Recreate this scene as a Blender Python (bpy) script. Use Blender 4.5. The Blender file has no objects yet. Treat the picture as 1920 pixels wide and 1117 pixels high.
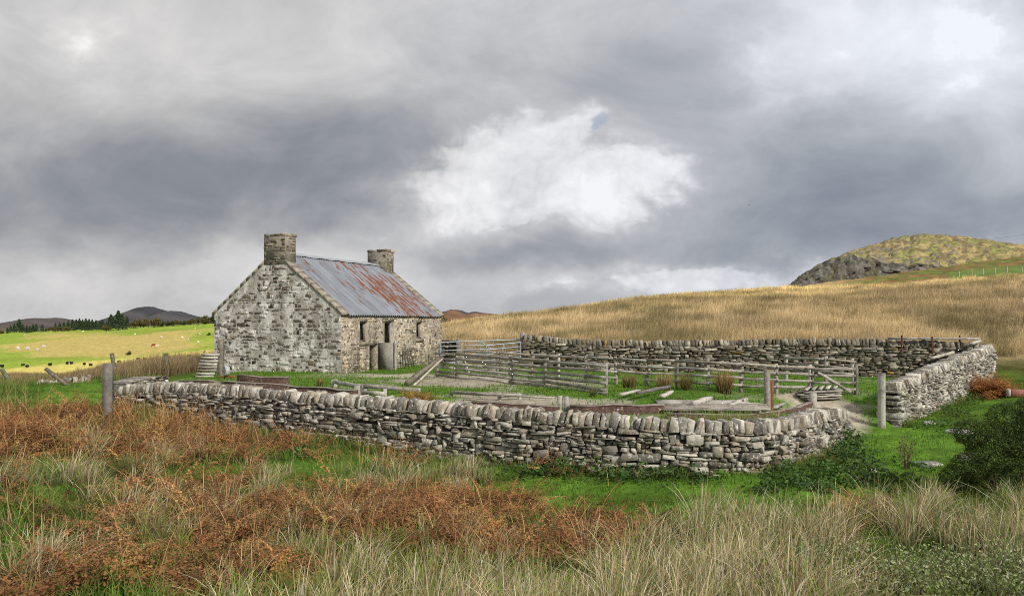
import bpy, bmesh, math, random
import numpy as np
from mathutils import Vector, Matrix

random.seed(7)
rng = np.random.default_rng(11)
scene = bpy.context.scene
COL = scene.collection
F, CX, HZ, E = 1400.0, 960.0, 605.0, 3.6       # focal length in photo pixels, centre column, horizon row, eye height


# ------------------------------------------------------------------ small helpers
def XY(px, d):
    return ((px - CX) / F * d, d)


def P(px, py, d):
    return Vector(((px - CX) / F * d, d, E - (py - HZ) / F * d))


def tag(o, label=None, cat=None, group=None, kind=None):
    if label: o['label'] = label
    if cat: o['category'] = cat
    if group: o['group'] = group
    if kind: o['kind'] = kind
    return o


def empty(name, loc, rz=0.0):
    o = bpy.data.objects.new(name, None)
    o.empty_display_size = 0.3
    COL.objects.link(o)
    o.location = loc
    o.rotation_euler = (0, 0, rz)
    return o


def copy_tree(o, parent=None):
    c = o.copy()
    COL.objects.link(c)
    c.parent = parent
    for ch in list(o.children):
        copy_tree(ch, c)
    return c


class MB:
    """collects vertices, faces and point colours; build() links ONE mesh object"""
    def __init__(s):
        s.V, s.F, s.C, s.n = [], [], [], 0

    def add(s, v, f, c=(0.5, 0.5, 0.5)):
        v = np.asarray(v, dtype=np.float32).reshape(-1, 3)
        f = np.asarray(f, dtype=np.int64)
        s.V.append(v)
        s.F.append(f + s.n)
        c = np.asarray(c, dtype=np.float32)
        if c.ndim == 1:
            c = np.tile(c, (len(v), 1))
        s.C.append(c)
        s.n += len(v)

    def build(s, name, mat, parent=None, smooth=False):
        me = bpy.data.meshes.new(name)
        V = np.concatenate(s.V)
        C = np.concatenate(s.C)
        loops = np.concatenate([f.ravel() for f in s.F])
        tot = np.concatenate([np.full(len(f), f.shape[1]) for f in s.F])
        start = np.concatenate([[0], np.cumsum(tot)[:-1]])
        me.vertices.add(len(V)); me.vertices.foreach_set('co', V.ravel())
        me.loops.add(len(loops)); me.loops.foreach_set('vertex_index', loops.astype(np.int32))
        me.polygons.add(len(tot))
        me.polygons.foreach_set('loop_start', start.astype(np.int32))
        me.polygons.foreach_set('loop_total', tot.astype(np.int32))
        if smooth:
            me.polygons.foreach_set('use_smooth', np.ones(len(tot), dtype=bool))
        a = me.color_attributes.new('Col', 'FLOAT_COLOR', 'POINT')
        a.data.foreach_set('color', np.concatenate([C, np.ones((len(C), 1), np.float32)], 1).ravel())
        me.update(calc_edges=True)
        me.validate()
        if mat: me.materials.append(mat)
        o = bpy.data.objects.new(name, me)
        COL.objects.link(o)
        o.parent = parent
        return o


# value noise -------------------------------------------------------------
def _hash(ix, iy, seed):
    h = (ix.astype(np.int64) * 374761393 + iy.astype(np.int64) * 668265263 + seed * 974634777) & 0xFFFFFFFF
    h = ((h ^ (h >> 13)) * 1274126177) & 0xFFFFFFFF
    h = h ^ (h >> 16)
    return (h & 0xFFFFFF) / float(0xFFFFFF)


def vnoise(x, y, seed=0):
    x = np.asarray(x, float); y = np.asarray(y, float)
    ix, iy = np.floor(x), np.floor(y)
    fx, fy = x - ix, y - iy
    fx = fx * fx * (3 - 2 * fx); fy = fy * fy * (3 - 2 * fy)
    a = _hash(ix, iy, seed); b = _hash(ix + 1, iy, seed)
    c = _hash(ix, iy + 1, seed); d = _hash(ix + 1, iy + 1, seed)
    return (a + (b - a) * fx) * (1 - fy) + (c + (d - c) * fx) * fy


def fbm(x, y, seed=0, octv=4):
    v, amp, tot = 0.0, 1.0, 0.0
    for k in range(octv):
        v = v + amp * vnoise(np.asarray(x) * 2 ** k + 17.3 * k, np.asarray(y) * 2 ** k - 9.1 * k, seed + k)
        tot += amp
        amp *= 0.5
    return v / tot


def sstep(a, b, x):
    t = np.clip((x - a) / (b - a), 0, 1)
    return t * t * (3 - 2 * t)


# ------------------------------------------------------------------ terrain
D_ROWS = [2, 6, 10, 14, 18, 22, 26, 30, 33, 36, 40, 50, 60, 80, 110, 130, 150, 220, 300, 400, 500, 600, 700, 900, 1500, 4500]
U_COLS = {
    -1.6: [-2.0, -2.1, -2.2, -2.1, -2.0, -2.0, -2.1, -2.3, -2.5, -2.7, -3.1, -4.6, -6.2, -9, -12.5, -13.8, -14.5, -17, -18, -18, -15, -11, -10, -11, -12, -16],
    -.686: [-2.1, -2.4, -2.5, -2.45, -2.3, -2.2, -2.2, -2.3, -2.4, -2.7, -3.1, -4.6, -6.2, -9, -12.5, -13.8, -14.5, -17, -17.8, -18, -13.5, -9.3, -9, -10, -12, -16],
    -.54: [-2.15, -2.45, -2.65, -2.65, -2.6, -2.45, -2.25, -2.2, -2.25, -2.4, -2.7, -3.8, -5.4, -8.5, -12, -13.5, -14.2, -16, -15.8, -14, -9.5, -5.8, -5.3, -5, -10, -16],
    -.40: [-2.2, -2.5, -2.75, -2.85, -2.9, -2.75, -2.3, -2.1, -2.1, -2.1, -2.3, -3.2, -4.7, -8, -11.5, -12.7, -13, -13, -12, -9.6, -4.6, -.4, 0, -2, -9, -16],
    -.20: [-2.2, -2.55, -2.9, -3.08, -3.1, -2.9, -2.4, -2.1, -2.05, -2.05, -2.0, -2.0, -2.1, -2.8, -4, -5, -6, -7, -7, -6, -4, -1, -1, -4, -10, -16],
    -.09: [-2.2, -2.6, -2.93, -3.15, -3.2, -2.9, -2.5, -2.2, -2.0, -1.85, -1.6, -1.2, -.8, -.35, -.9, -2, -4, -7, -9, -10, -10, -10, -10, -10, -12, -16],
    0.0: [-2.2, -2.6, -2.95, -3.2, -3.22, -2.9, -2.5, -2.2, -2.0, -1.8, -1.4, -.9, -.3, .55, .2, -1, -3, -6, -8, -9, -9, -9, -9, -9, -12, -16],
    .20: [-2.2, -2.6, -2.95, -3.2, -3.2, -2.95, -2.6, -2.2, -1.9, -1.5, -1.0, -.3, .55, 2.1, 3.9, 4.3, 4.2, 3, 1, 0, -2, -4, -6, -9, -12, -16],
    .40: [-2.2, -2.6, -2.95, -3.22, -3.26, -3.1, -2.7, -2.3, -2.0, -1.5, -.8, .15, 1.1, 2.65, 4.6, 5.5, 7.2, 9.5, 9, 6, 2, 0, -2, -9, -12, -16],
    .53: [-2.2, -2.6, -3.0, -3.28, -3.35, -3.1, -3.0, -2.75, -2.3, -1.6, -.9, .3, 1.4, 3.2, 5.4, 7.1, 9.7, 14, 13, 9, 4, 0, -2, -9, -12, -16],
    .62: [-2.2, -2.6, -2.95, -3.2, -3.2, -3.0, -2.95, -2.8, -2.3, -1.6, -.9, .4, 1.7, 3.8, 6.3, 8.3, 11.5, 16.5, 16, 11, 5, 0, -2, -9, -12, -16],
    .70: [-2.15, -2.55, -2.9, -3.1, -3.05, -2.85, -2.6, -2.2, -1.85, -1.4, -.8, .55, 1.9, 4.1, 6.6, 8.8, 13, 19, 18, 12, 5, 0, -2, -9, -12, -16],
    1.6: [-2.1, -2.5, -2.7, -2.8, -2.6, -2.3, -1.9, -1.5, -1.2, -.8, -.2, 1.2, 2.6, 5.5, 8.6, 11.5, 16, 24, 22, 14, 6, 0, -2, -9, -12, -16],
}
_uc = np.array(sorted(U_COLS)); _tab = np.array([U_COLS[k] for k in _uc])
_NU, _ND = 420, 520
_ug = np.linspace(-1.6, 1.6, _NU); _lg = np.linspace(math.log(2), math.log(4500), _ND)
_a = np.array([np.interp(_lg, np.log(D_ROWS), r) for r in _tab])
_dense = np.array([np.interp(_ug, _uc, _a[:, j]) for j in range(_ND)]).T


def _blur(A, s, ax):
    r = int(3 * s)
    k = np.exp(-.5 * (np.arange(-r, r + 1) / s) ** 2); k /= k.sum()
    pad = [(0, 0), (0, 0)]; pad[ax] = (r, r)
    B = np.pad(A, pad, mode='edge')
    out = np.zeros_like(A)
    n = A.shape[ax]
    for i, w in enumerate(k):
        out += w * np.take(B, range(i, i + n), axis=ax)
    return out


_dense = _blur(_blur(_dense, 5, 0), 5, 1)


def H_out(x, y):
    d = np.clip(y, 2, 4499)
    u = np.clip(x / np.maximum(y, 2.0), -1.599, 1.599)
    fu = (u + 1.6) / 3.2 * (_NU - 1); fd = (np.log(d) - _lg[0]) / (_lg[-1] - _lg[0]) * (_ND - 1)
    i = np.clip(fu.astype(int), 0, _NU - 2); j = np.clip(fd.astype(int), 0, _ND - 2)
    a, b = fu - i, fd - j
    z = (_dense[i, j] * (1 - a) + _dense[i + 1, j] * a) * (1 - b) + (_dense[i, j + 1] * (1 - a) + _dense[i + 1, j + 1] * a) * b
    n = (fbm(x * .55, y * .55, 3, 3) - .5) * np.interp(d, [2, 8, 40, 80, 300, 1000], [.15, .3, .3, .55, 1.6, 4.0])
    n = n + (fbm(x * 1.9, y * 1.9, 5, 2) - .5) * np.where(d < 60, .10, 0)
    n = n + (fbm(x * .03, y * .03, 8, 3) - .5) * np.interp(d, [30, 80, 300, 600], [0, .8, 3.0, 3.0])
    return z + n


# front wall centreline: photo column, depth, row of the top of the coping
FRONT = [(216, 22.3, 722), (300, 21.6, 717), (400, 20.6, 718), (500, 19.6, 727), (600, 18.8, 735), (711, 18.0, 742), (830, 17.3, 752), (1000, 16.6, 766),
         (1200, 16.0, 780), (1350, 15.75, 788), (1430, 16.0, 787), (1478, 16.7, 783), (1522, 18.0, 768), (1552, 19.2, 764), (1578, 20.4, 768)]
RIGHT = [(1668, 22.3, 716), (1700, 23.6, 706), (1750, 25.6, 683), (1800, 28.0, 665), (1835, 30.2, 652), (1852, 31.6, 646)]
BACK = [(1850, 32.2, 646), (1780, 32.6, 639), (1700, 33.0, 636), (1500, 33.8, 634), (1300, 34.6, 638), (1100, 35.4, 637), (1040, 35.7, 632), (985, 36.0, 625)]
HA = np.array([-6.86, 30.0]); HL = np.array([.404, .915]); HG = np.array([-.915, .404])
HLEN, HWID = 8.2, 6.76
YARD = [XY(p, d) for p, d, _ in FRONT] + [XY(p, d) for p, d, _ in RIGHT] + [XY(p, d) for p, d, _ in BACK] \
    + [XY(900, 37.5), tuple(HA + HL * HLEN + HG * .5 + HL * 1.0), tuple(HA + HL * HLEN + HG * HWID + HL), tuple(HA + HG * (HWID + .9))]
GATE = XY(1622, 21.2)


def poly_sd(x, y, poly):
    d2 = np.full(x.shape, 1e18); inside = np.zeros(x.shape, bool)
    n = len(poly)
    for i in range(n):
        x0, y0 = poly[i]; x1, y1 = poly[(i + 1) % n]
        ex, ey = x1 - x0, y1 - y0
        t = np.clip(((x - x0) * ex + (y - y0) * ey) / (ex * ex + ey * ey), 0, 1)
        d2 = np.minimum(d2, (x - x0 - t * ex) ** 2 + (y - y0 - t * ey) ** 2)
        c = ((y0 > y) != (y1 > y)) & (x < (x1 - x0) * (y - y0) / (y1 - y0 + 1e-12) + x0)
        inside ^= c
    return np.where(inside, 1, -1) * np.sqrt(d2)


def ground(x, y):
    x = np.atleast_1d(np.asarray(x, float)); y = np.atleast_1d(np.asarray(y, float))
    z = H_out(x, y)
    near = (y > 12) & (y < 42) & (np.abs(x) < 30)
    if near.any():
        xs, ys = x[near], y[near]
        sd = poly_sd(xs, ys, YARD)
        zy = -2.04 - .016 * np.maximum(xs + 1, 0) + (fbm(xs * .8, ys * .8, 21, 3) - .5) * .14
        zy = zy - .045 * sstep(3.0, .3, sd) * 4 * (sd < 3)
        zy = zy - .85 * np.exp(-((xs - GATE[0]) ** 2 + (ys - GATE[1]) ** 2) / 2.1 ** 2)
        w = sstep(-.2, .2, sd)
        z[near] = z[near] * (1 - w) + zy * w
    return z + E


def gz(x, y):
    return float(ground(x, y)[0])


_dr = np.concatenate([np.arange(4, 60, .02), np.arange(60, 900, .5)])


def G(px, py):
    """the point of the ground seen at a photo position"""
    xs = (px - CX) / F * _dr
    zr = E - (py - HZ) / F * _dr
    g = ground(xs, _dr)
    hit = np.nonzero(zr <= g)[0]
    k = hit[0] if len(hit) else len(_dr) - 1
    return Vector((xs[k], _dr[k], g[k]))


# ------------------------------------------------------------------ materials
def new_mat(name):
    m = bpy.data.materials.new(name)
    m.use_nodes = True
    nt = m.node_tree
    return m, nt, nt.nodes, nt.links, nt.nodes['Principled BSDF']


def nmath(nt, op, a, b=None, c=None, clamp=False):
    n = nt.nodes.new('ShaderNodeMath'); n.operation = op; n.use_clamp = clamp
    for i, v in enumerate((a, b, c)):
        if v is None: continue
        if isinstance(v, (int, float)): n.inputs[i].default_value = v
        else: nt.links.new(v, n.inputs[i])
    return n.outputs[0]


def nrange(nt, v, a, b, c=0.0, d=1.0, smooth=True):
    n = nt.nodes.new('ShaderNodeMapRange'); n.interpolation_type = 'SMOOTHSTEP' if smooth else 'LINEAR'
    nt.links.new(v, n.inputs[0])
    for i, k in enumerate((a, b, c, d)): n.inputs[i + 1].default_value = k
    return n.outputs[0]


def nnoise(nt, vec, scale, detail=4, rough=.55, dist=0.0):
    n = nt.nodes.new('ShaderNodeTexNoise')
    if vec is not None: nt.links.new(vec, n.inputs['Vector'])
    n.inputs['Scale'].default_value = scale; n.inputs['Detail'].default_value = detail
    n.inputs['Roughness'].default_value = rough; n.inputs['Distortion'].default_value = dist
    return n.outputs['Fac']


def nmap(nt, vec, sc=(1, 1, 1), rot=(0, 0, 0), loc=(0, 0, 0)):
    n = nt.nodes.new('ShaderNodeMapping')
    nt.links.new(vec, n.inputs[0])
    n.inputs['Location'].default_value = loc; n.inputs['Rotation'].default_value = rot; n.inputs['Scale'].default_value = sc
    return n.outputs[0]


def nmix(nt, fac, a, b, mode='MIX'):
    n = nt.nodes.new('ShaderNodeMix'); n.data_type = 'RGBA'; n.blend_type = mode
    for sock, v in ((n.inputs[0], fac), (n.inputs[6], a), (n.inputs[7], b)):
        if isinstance(v, (int, float)): sock.default_value = v
        elif isinstance(v, tuple): sock.default_value = (*v, 1) if len(v) == 3 else v
        else: nt.links.new(v, sock)
    return n.outputs[2]


def nattr(nt, name='Col'):
    n = nt.nodes.new('ShaderNodeAttribute'); n.attribute_name = name
    return n.outputs['Color']


def ncoord(nt, out='Object'):
    return nt.nodes.new('ShaderNodeTexCoord').outputs[out]


def nbump(nt, h, strength=.5, dist=.02):
    n = nt.nodes.new('ShaderNodeBump'); n.inputs['Strength'].default_value = strength; n.inputs['Distance'].default_value = dist
    nt.links.new(h, n.inputs['Height'])
    return n.outputs[0]


def scale_col(nt, col, f):
    n = nt.nodes.new('ShaderNodeVectorMath'); n.operation = 'SCALE'
    nt.links.new(col, n.inputs[0])
    if isinstance(f, (int, float)): n.inputs['Scale'].default_value = f
    else: nt.links.new(f, n.inputs['Scale'])
    return n.outputs[0]


def mat_stone(name, lime=(.5, .48, .44), lime_lo=.6, lime_hi=.7, lime_scale=1.5, lich=(.56, .55, .50), lich_lo=.60, bump=.6, grain=7.0, stain=None):
    m, nt, N, L, B = new_mat(name)
    co = ncoord(nt)
    col = nattr(nt)
    v = nnoise(nt, co, grain, 6, .7)
    col = scale_col(nt, col, nrange(nt, v, .25, .75, .45, 1.5, False))
    v2 = nnoise(nt, co, grain * .25, 3)
    col = nmix(nt, nrange(nt, v2, .5, .75, 0, .35), col, (.10, .085, .06))
    lm = nnoise(nt, co, lime_scale, 6, .68, .4)
    col = nmix(nt, nrange(nt, lm, lime_lo, lime_hi, 0, .92), col, lime)
    li = nnoise(nt, co, grain * 1.9, 5, .62, .6)
    col = nmix(nt, nrange(nt, li, lich_lo, lich_lo + .07, 0, .85), col, lich)
    mo = nnoise(nt, co, grain * .5, 5, .65)
    col = nmix(nt, nrange(nt, mo, .60, .70, 0, .6), col, (.085, .09, .035))
    if stain:
        st = nnoise(nt, nmap(nt, co, (1, 1, .35), (0, 0, 0), (4, 2, 7)), 1.1, 4, .6)
        col = nmix(nt, nrange(nt, st, .52, .7, 0, .55), col, stain)
    L.new(col, B.inputs['Base Color'])
    B.inputs['Roughness'].default_value = .95
    B.inputs['Specular IOR Level'].default_value = .15
    L.new(nbump(nt, nnoise(nt, co, grain * 3, 6, .7), bump, .03), B.inputs['Normal'])
    return m


def mat_wood(name, tint=1.0, moss=0.0):
    m, nt, N, L, B = new_mat(name)
    co = ncoord(nt)
    col = nattr(nt)
    g = nnoise(nt, co, 9, 6, .75, 1.0)
    col = scale_col(nt, col, nrange(nt, g, .3, .72, .5, 1.45, False))
    g2 = nnoise(nt, co, 2.2, 3)
    col = nmix(nt, nrange(nt, g2, .48, .68, 0, .65), col, (.085, .072, .05))
    col = nmix(nt, nrange(nt, nnoise(nt, co, 3.1, 5, .7), .56, .68, 0, .45), col, (.10, .115, .06))
    col = nmix(nt, nrange(nt, nnoise(nt, co, 13, 4, .6), .6, .66, 0, .5), col, (.48, .47, .43))
    if moss:
        col = nmix(nt, nrange(nt, nnoise(nt, co, 4, 4), .5, .65, 0, moss), col, (.07, .09, .03))
    L.new(scale_col(nt, col, tint), B.inputs['Base Color'])
    B.inputs['Roughness'].default_value = .9
    B.inputs['Specular IOR Level'].default_value = .2
    L.new(nbump(nt, g, .5, .02), B.inputs['Normal'])
    return m


def mat_plant(name, trans=.3, rough=.75):
    m, nt, N, L, B = new_mat(name)
    col = nattr(nt)
    L.new(col, B.inputs['Base Color'])
    B.inputs['Roughness'].default_value = rough
    B.inputs['Specular IOR Level'].default_value = .2
    t = N.new('ShaderNodeBsdfTranslucent'); L.new(col, t.inputs['Color'])
    mx = N.new('ShaderNodeMixShader'); mx.inputs[0].default_value = trans
    out = N['Material Output']
    L.new(B.outputs[0], mx.inputs[1]); L.new(t.outputs[0], mx.inputs[2]); L.new(mx.outputs[0], out.inputs[0])
    return m


def mat_attr(name, rough=.9, var=.35, scale=6.0, metal=0.0, bump=.3, second=None, lo=.55, hi=.68):
    m, nt, N, L, B = new_mat(name)
    co = ncoord(nt)
    n = nnoise(nt, co, scale, 6, .65)
    col = scale_col(nt, nattr(nt), nrange(nt, n, .25, .75, 1 - var, 1 + var, False))
    if second:
        col = nmix(nt, nrange(nt, nnoise(nt, co, scale * .7, 6, .7, .5), lo, hi), col, second)
    L.new(col, B.inputs['Base Color'])
    B.inputs['Roughness'].default_value = rough; B.inputs['Metallic'].default_value = metal
    B.inputs['Specular IOR Level'].default_value = .25
    if bump: L.new(nbump(nt, n, bump, .03), B.inputs['Normal'])
    return m


M_WALL = mat_stone('drystone', lime=(.56, .545, .50), lime_lo=.585, lime_hi=.65, lime_scale=2.6, lich_lo=.565, bump=.9)
M_WALL_PALE = mat_stone('drystone_pale', lime=(.62, .60, .55), lime_lo=.53, lime_hi=.62, lime_scale=2.2, lich_lo=.54, bump=.9)
M_WALL_BACK = mat_stone('drystone_dark', lime=(.36, .34, .29), lime_lo=.64, lime_hi=.74, lime_scale=3, lich_lo=.64, lich=(.40, .38, .33))
M_GABLE = mat_stone('limed_rubble', lime=(.68, .66, .62), lime_lo=.515, lime_hi=.56, lime_scale=1.7, lich_lo=.60, lich=(.58, .56, .50), grain=6, bump=.9, stain=(.20, .18, .15))
M_FRONT = mat_stone('warm_rubble', lime=(.62, .55, .44), lime_lo=.55, lime_hi=.585, lime_scale=4.6, lich_lo=.575, lich=(.66, .61, .52), grain=7, bump=.9, stain=(.17, .145, .115))
M_CHIM = mat_stone('chimney_rubble', lime=(.30, .27, .21), lime_lo=.58, lime_hi=.7, lime_scale=2.5, lich_lo=.64, lich=(.42, .40, .34))
M_CONC = mat_stone('rough_concrete', lime=(.42, .39, .33), lime_lo=.6, lime_hi=.75, lich_lo=.66, grain=9, bump=.3)
M_WOOD = mat_wood('weathered_timber')
M_WOODM = mat_wood('mossy_timber', .85, .7)
M_PLANT = mat_plant('rush_blades')
M_BRACK = mat_plant('dead_bracken', .25, .85)
M_LEAF = mat_plant('leaves', .25, .6)
M_ROCK = mat_stone('lichened_rock', lime=(.55, .54, .51), lime_lo=.5, lime_hi=.62, lime_scale=3, lich_lo=.6)
M_DIP = mat_attr('stained_brick', .95, .75, 11, 0, .8, (.34, .29, .25), .58, .63)
M_RUST = mat_attr('rusted_iron', .85, .5, 14, .0, .4)
M_GALV = mat_attr('galvanised_steel', .5, .2, 8, .6, 0)
M_PLAIN = mat_attr('painted', .8, .2, 8)
M_BALE = mat_attr('bale_wrap', .35, .2, 3, 0, .2)
M_CORE = mat_attr('wall_hearting', 1.0, .3, 8)

# ------------------------------------------------------------------ stones
_bm = bmesh.new()
_tv = []
for sx in (-1, 1):
    for sy in (-1, 1):
        for sz in (-1, 1):
            for a in range(3):
                c = [sx, sy, sz]
                q = [c[k] * (1.0 if k == a else .90) for k in range(3)]
                _tv.append(q); _bm.verts.new(q)
bmesh.ops.convex_hull(_bm, input=_bm.verts[:])
_bm.verts.ensure_lookup_table(); _bm.verts.index_update()
STONE_V = np.array([v.co[:] for v in _bm.verts]); STONE_F = np.array([[v.index for v in f.verts] for f in _bm.faces])
_bm.free()
STONE_SIGN = np.sign(STONE_V)
BOX_F = np.array([[0, 1, 3, 2], [4, 6, 7, 5], [0, 4, 5, 1], [2, 3, 7, 6], [0, 2, 6, 4], [1, 5, 7, 3]])
BOX_V = np.array([[x, y, z] for x in (-1, 1) for y in (-1, 1) for z in (-1, 1)], float)


def stone(mb, c, ax, half, col, jit=.14, round_=.0):
    """one irregular stone: centre, 3x3 axes (rows), half sizes"""
    cj = rng.uniform(-jit, jit, (8, 3)) * half
    idx = ((STONE_SIGN[:, 0] > 0) * 4 + (STONE_SIGN[:, 1] > 0) * 2 + (STONE_SIGN[:, 2] > 0)).astype(int)
    V = STONE_V * half + cj[idx] + rng.uniform(-.05, .05, STONE_V.shape) * half
    if round_:
        top = STONE_V[:, 2] > .5
        V[top, 0] *= 1 - round_ * rng.uniform(.5, 1); V[top, 1] *= 1 - round_
    mb.add(V @ ax + np.asarray(c), STONE_F, col)


def box(mb, c, ax, half, col, jit=0.0):
    V = BOX_V * half
    if jit: V = V + rng.uniform(-jit, jit, V.shape)
    mb.add(V @ ax + np.asarray(c), BOX_F, col)


I3 = np.eye(3)


def rz_ax(a, tilt=0.0):
    ca, sa = math.cos(a), math.sin(a)
    return np.array([[ca, sa, 0], [-sa, ca, 0], [0, 0, 1.0]])


def beam(mb, p0, p1, w, h, col, jit=.008, roll=0.0):
    p0 = np.array(p0, float); p1 = np.array(p1, float)
    x = p1 - p0; L = np.linalg.norm(x); x /= L
    up = np.array([0, 0, 1.0]) if abs(x[2]) < .9 else np.array([0, 1.0, 0])
    y = np.cross(up, x); y /= np.linalg.norm(y); z = np.cross(x, y)
    if roll:
        y, z = y * math.cos(roll) + z * math.sin(roll), z * math.cos(roll) - y * math.sin(roll)
    # five stations along the length so that it is never dead straight
    n = max(2, min(7, int(L / .5) + 2))
    V, Fc = [], []
    for i in range(n):
        t = i / (n - 1)
        o = p0 + x * L * t + (y * rng.uniform(-1, 1) + z * rng.uniform(-1, 1)) * jit * (1.5 if 0 < i < n - 1 else .3)
        for (a, b) in ((-1, -1), (1, -1), (1, 1), (-1, 1)):
            V.append(o + y * a * w / 2 * rng.uniform(.93, 1.05) + z * b * h / 2 * rng.uniform(.93, 1.05))
    for i in range(n - 1):
        for k in range(4):
            Fc.append([4 * i + k, 4 * i + (k + 1) % 4, 4 * i + 4 + (k + 1) % 4, 4 * i + 4 + k])
    Fc.append([3, 2, 1, 0]); b = 4 * (n - 1); Fc.append([b, b + 1, b + 2, b + 3])
    mb.add(np.array(V), np.array(Fc), col)


def tube(mb, pts, r, col, seg=8, caps=True):
    pts = [np.array(p, float) for p in pts]
    V, Fc = [], []
    rr = r if hasattr(r, '__len__') else [r] * len(pts)
    for i, p in enumerate(pts):
        t = pts[min(i + 1, len(pts) - 1)] - pts[max(i - 1, 0)]
        t /= np.linalg.norm(t) + 1e-9
        up = np.array([0, 0, 1.0]) if abs(t[2]) < .9 else np.array([1.0, 0, 0])
        a = np.cross(t, up); a /= np.linalg.norm(a); b = np.cross(a, t)
        for k in range(seg):
            th = 2 * math.pi * k / seg
            V.append(p + (a * math.cos(th) + b * math.sin(th)) * rr[i])
    n = len(pts)
    for i in range(n - 1):
        for k in range(seg):
            Fc.append([i * seg + k, (i + 1) * seg + k, (i + 1) * seg + (k + 1) % seg, i * seg + (k + 1) % seg])
    mb.add(np.array(V), np.array(Fc), col)
    if caps:
        V = np.array(V)
        mb.add(V[:seg], np.array([list(range(seg))]), col)
        mb.add(V[-seg:], np.array([list(range(seg))[::-1]]), col)


def grey_stone(dark=1.0, warm=0.0):
    pal = [(.31, .305, .285), (.20, .192, .178), (.40, .39, .355), (.25, .225, .19), (.12, .115, .108), (.50, .485, .45), (.33, .30, .25), (.24, .235, .22), (.17, .15, .125)]
    c = np.array(pal[rng.integers(len(pal))]) * rng.uniform(.8, 1.2) * dark
    return c * np.array([1.03 + warm, 1, .94 - warm])


def wood_col(k=1.0):
    pal = [(.33, .31, .28), (.27, .25, .225), (.38, .36, .32), (.22, .2, .175), (.30, .27, .23)]
    return np.array(pal[rng.integers(len(pal))]) * rng.uniform(.85, 1.15) * k


# ------------------------------------------------------------------ drystone walls
def smooth_line(pts, n=400):
    P_ = np.array(pts, float)
    s = np.concatenate([[0], np.cumsum(np.linalg.norm(np.diff(P_[:, :2], axis=0), axis=1))])
    sg = np.linspace(0, s[-1], n)
    Q = np.stack([np.interp(sg, s, P_[:, k]) for k in range(P_.shape[1])], 1)
    k = max(1, int(n / s[-1] * .8))
    ker = np.ones(2 * k + 1) / (2 * k + 1)
    for c in range(Q.shape[1]):
        pad = np.concatenate([2 * Q[0, c] - Q[k:0:-1, c], Q[:, c], 2 * Q[-1, c] - Q[-2:-k - 2:-1, c]])
        Q[:, c] = np.convolve(pad, ker, 'valid')
    s = np.concatenate([[0], np.cumsum(np.linalg.norm(np.diff(Q[:, :2], axis=0), axis=1))])
    return s, Q


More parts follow.
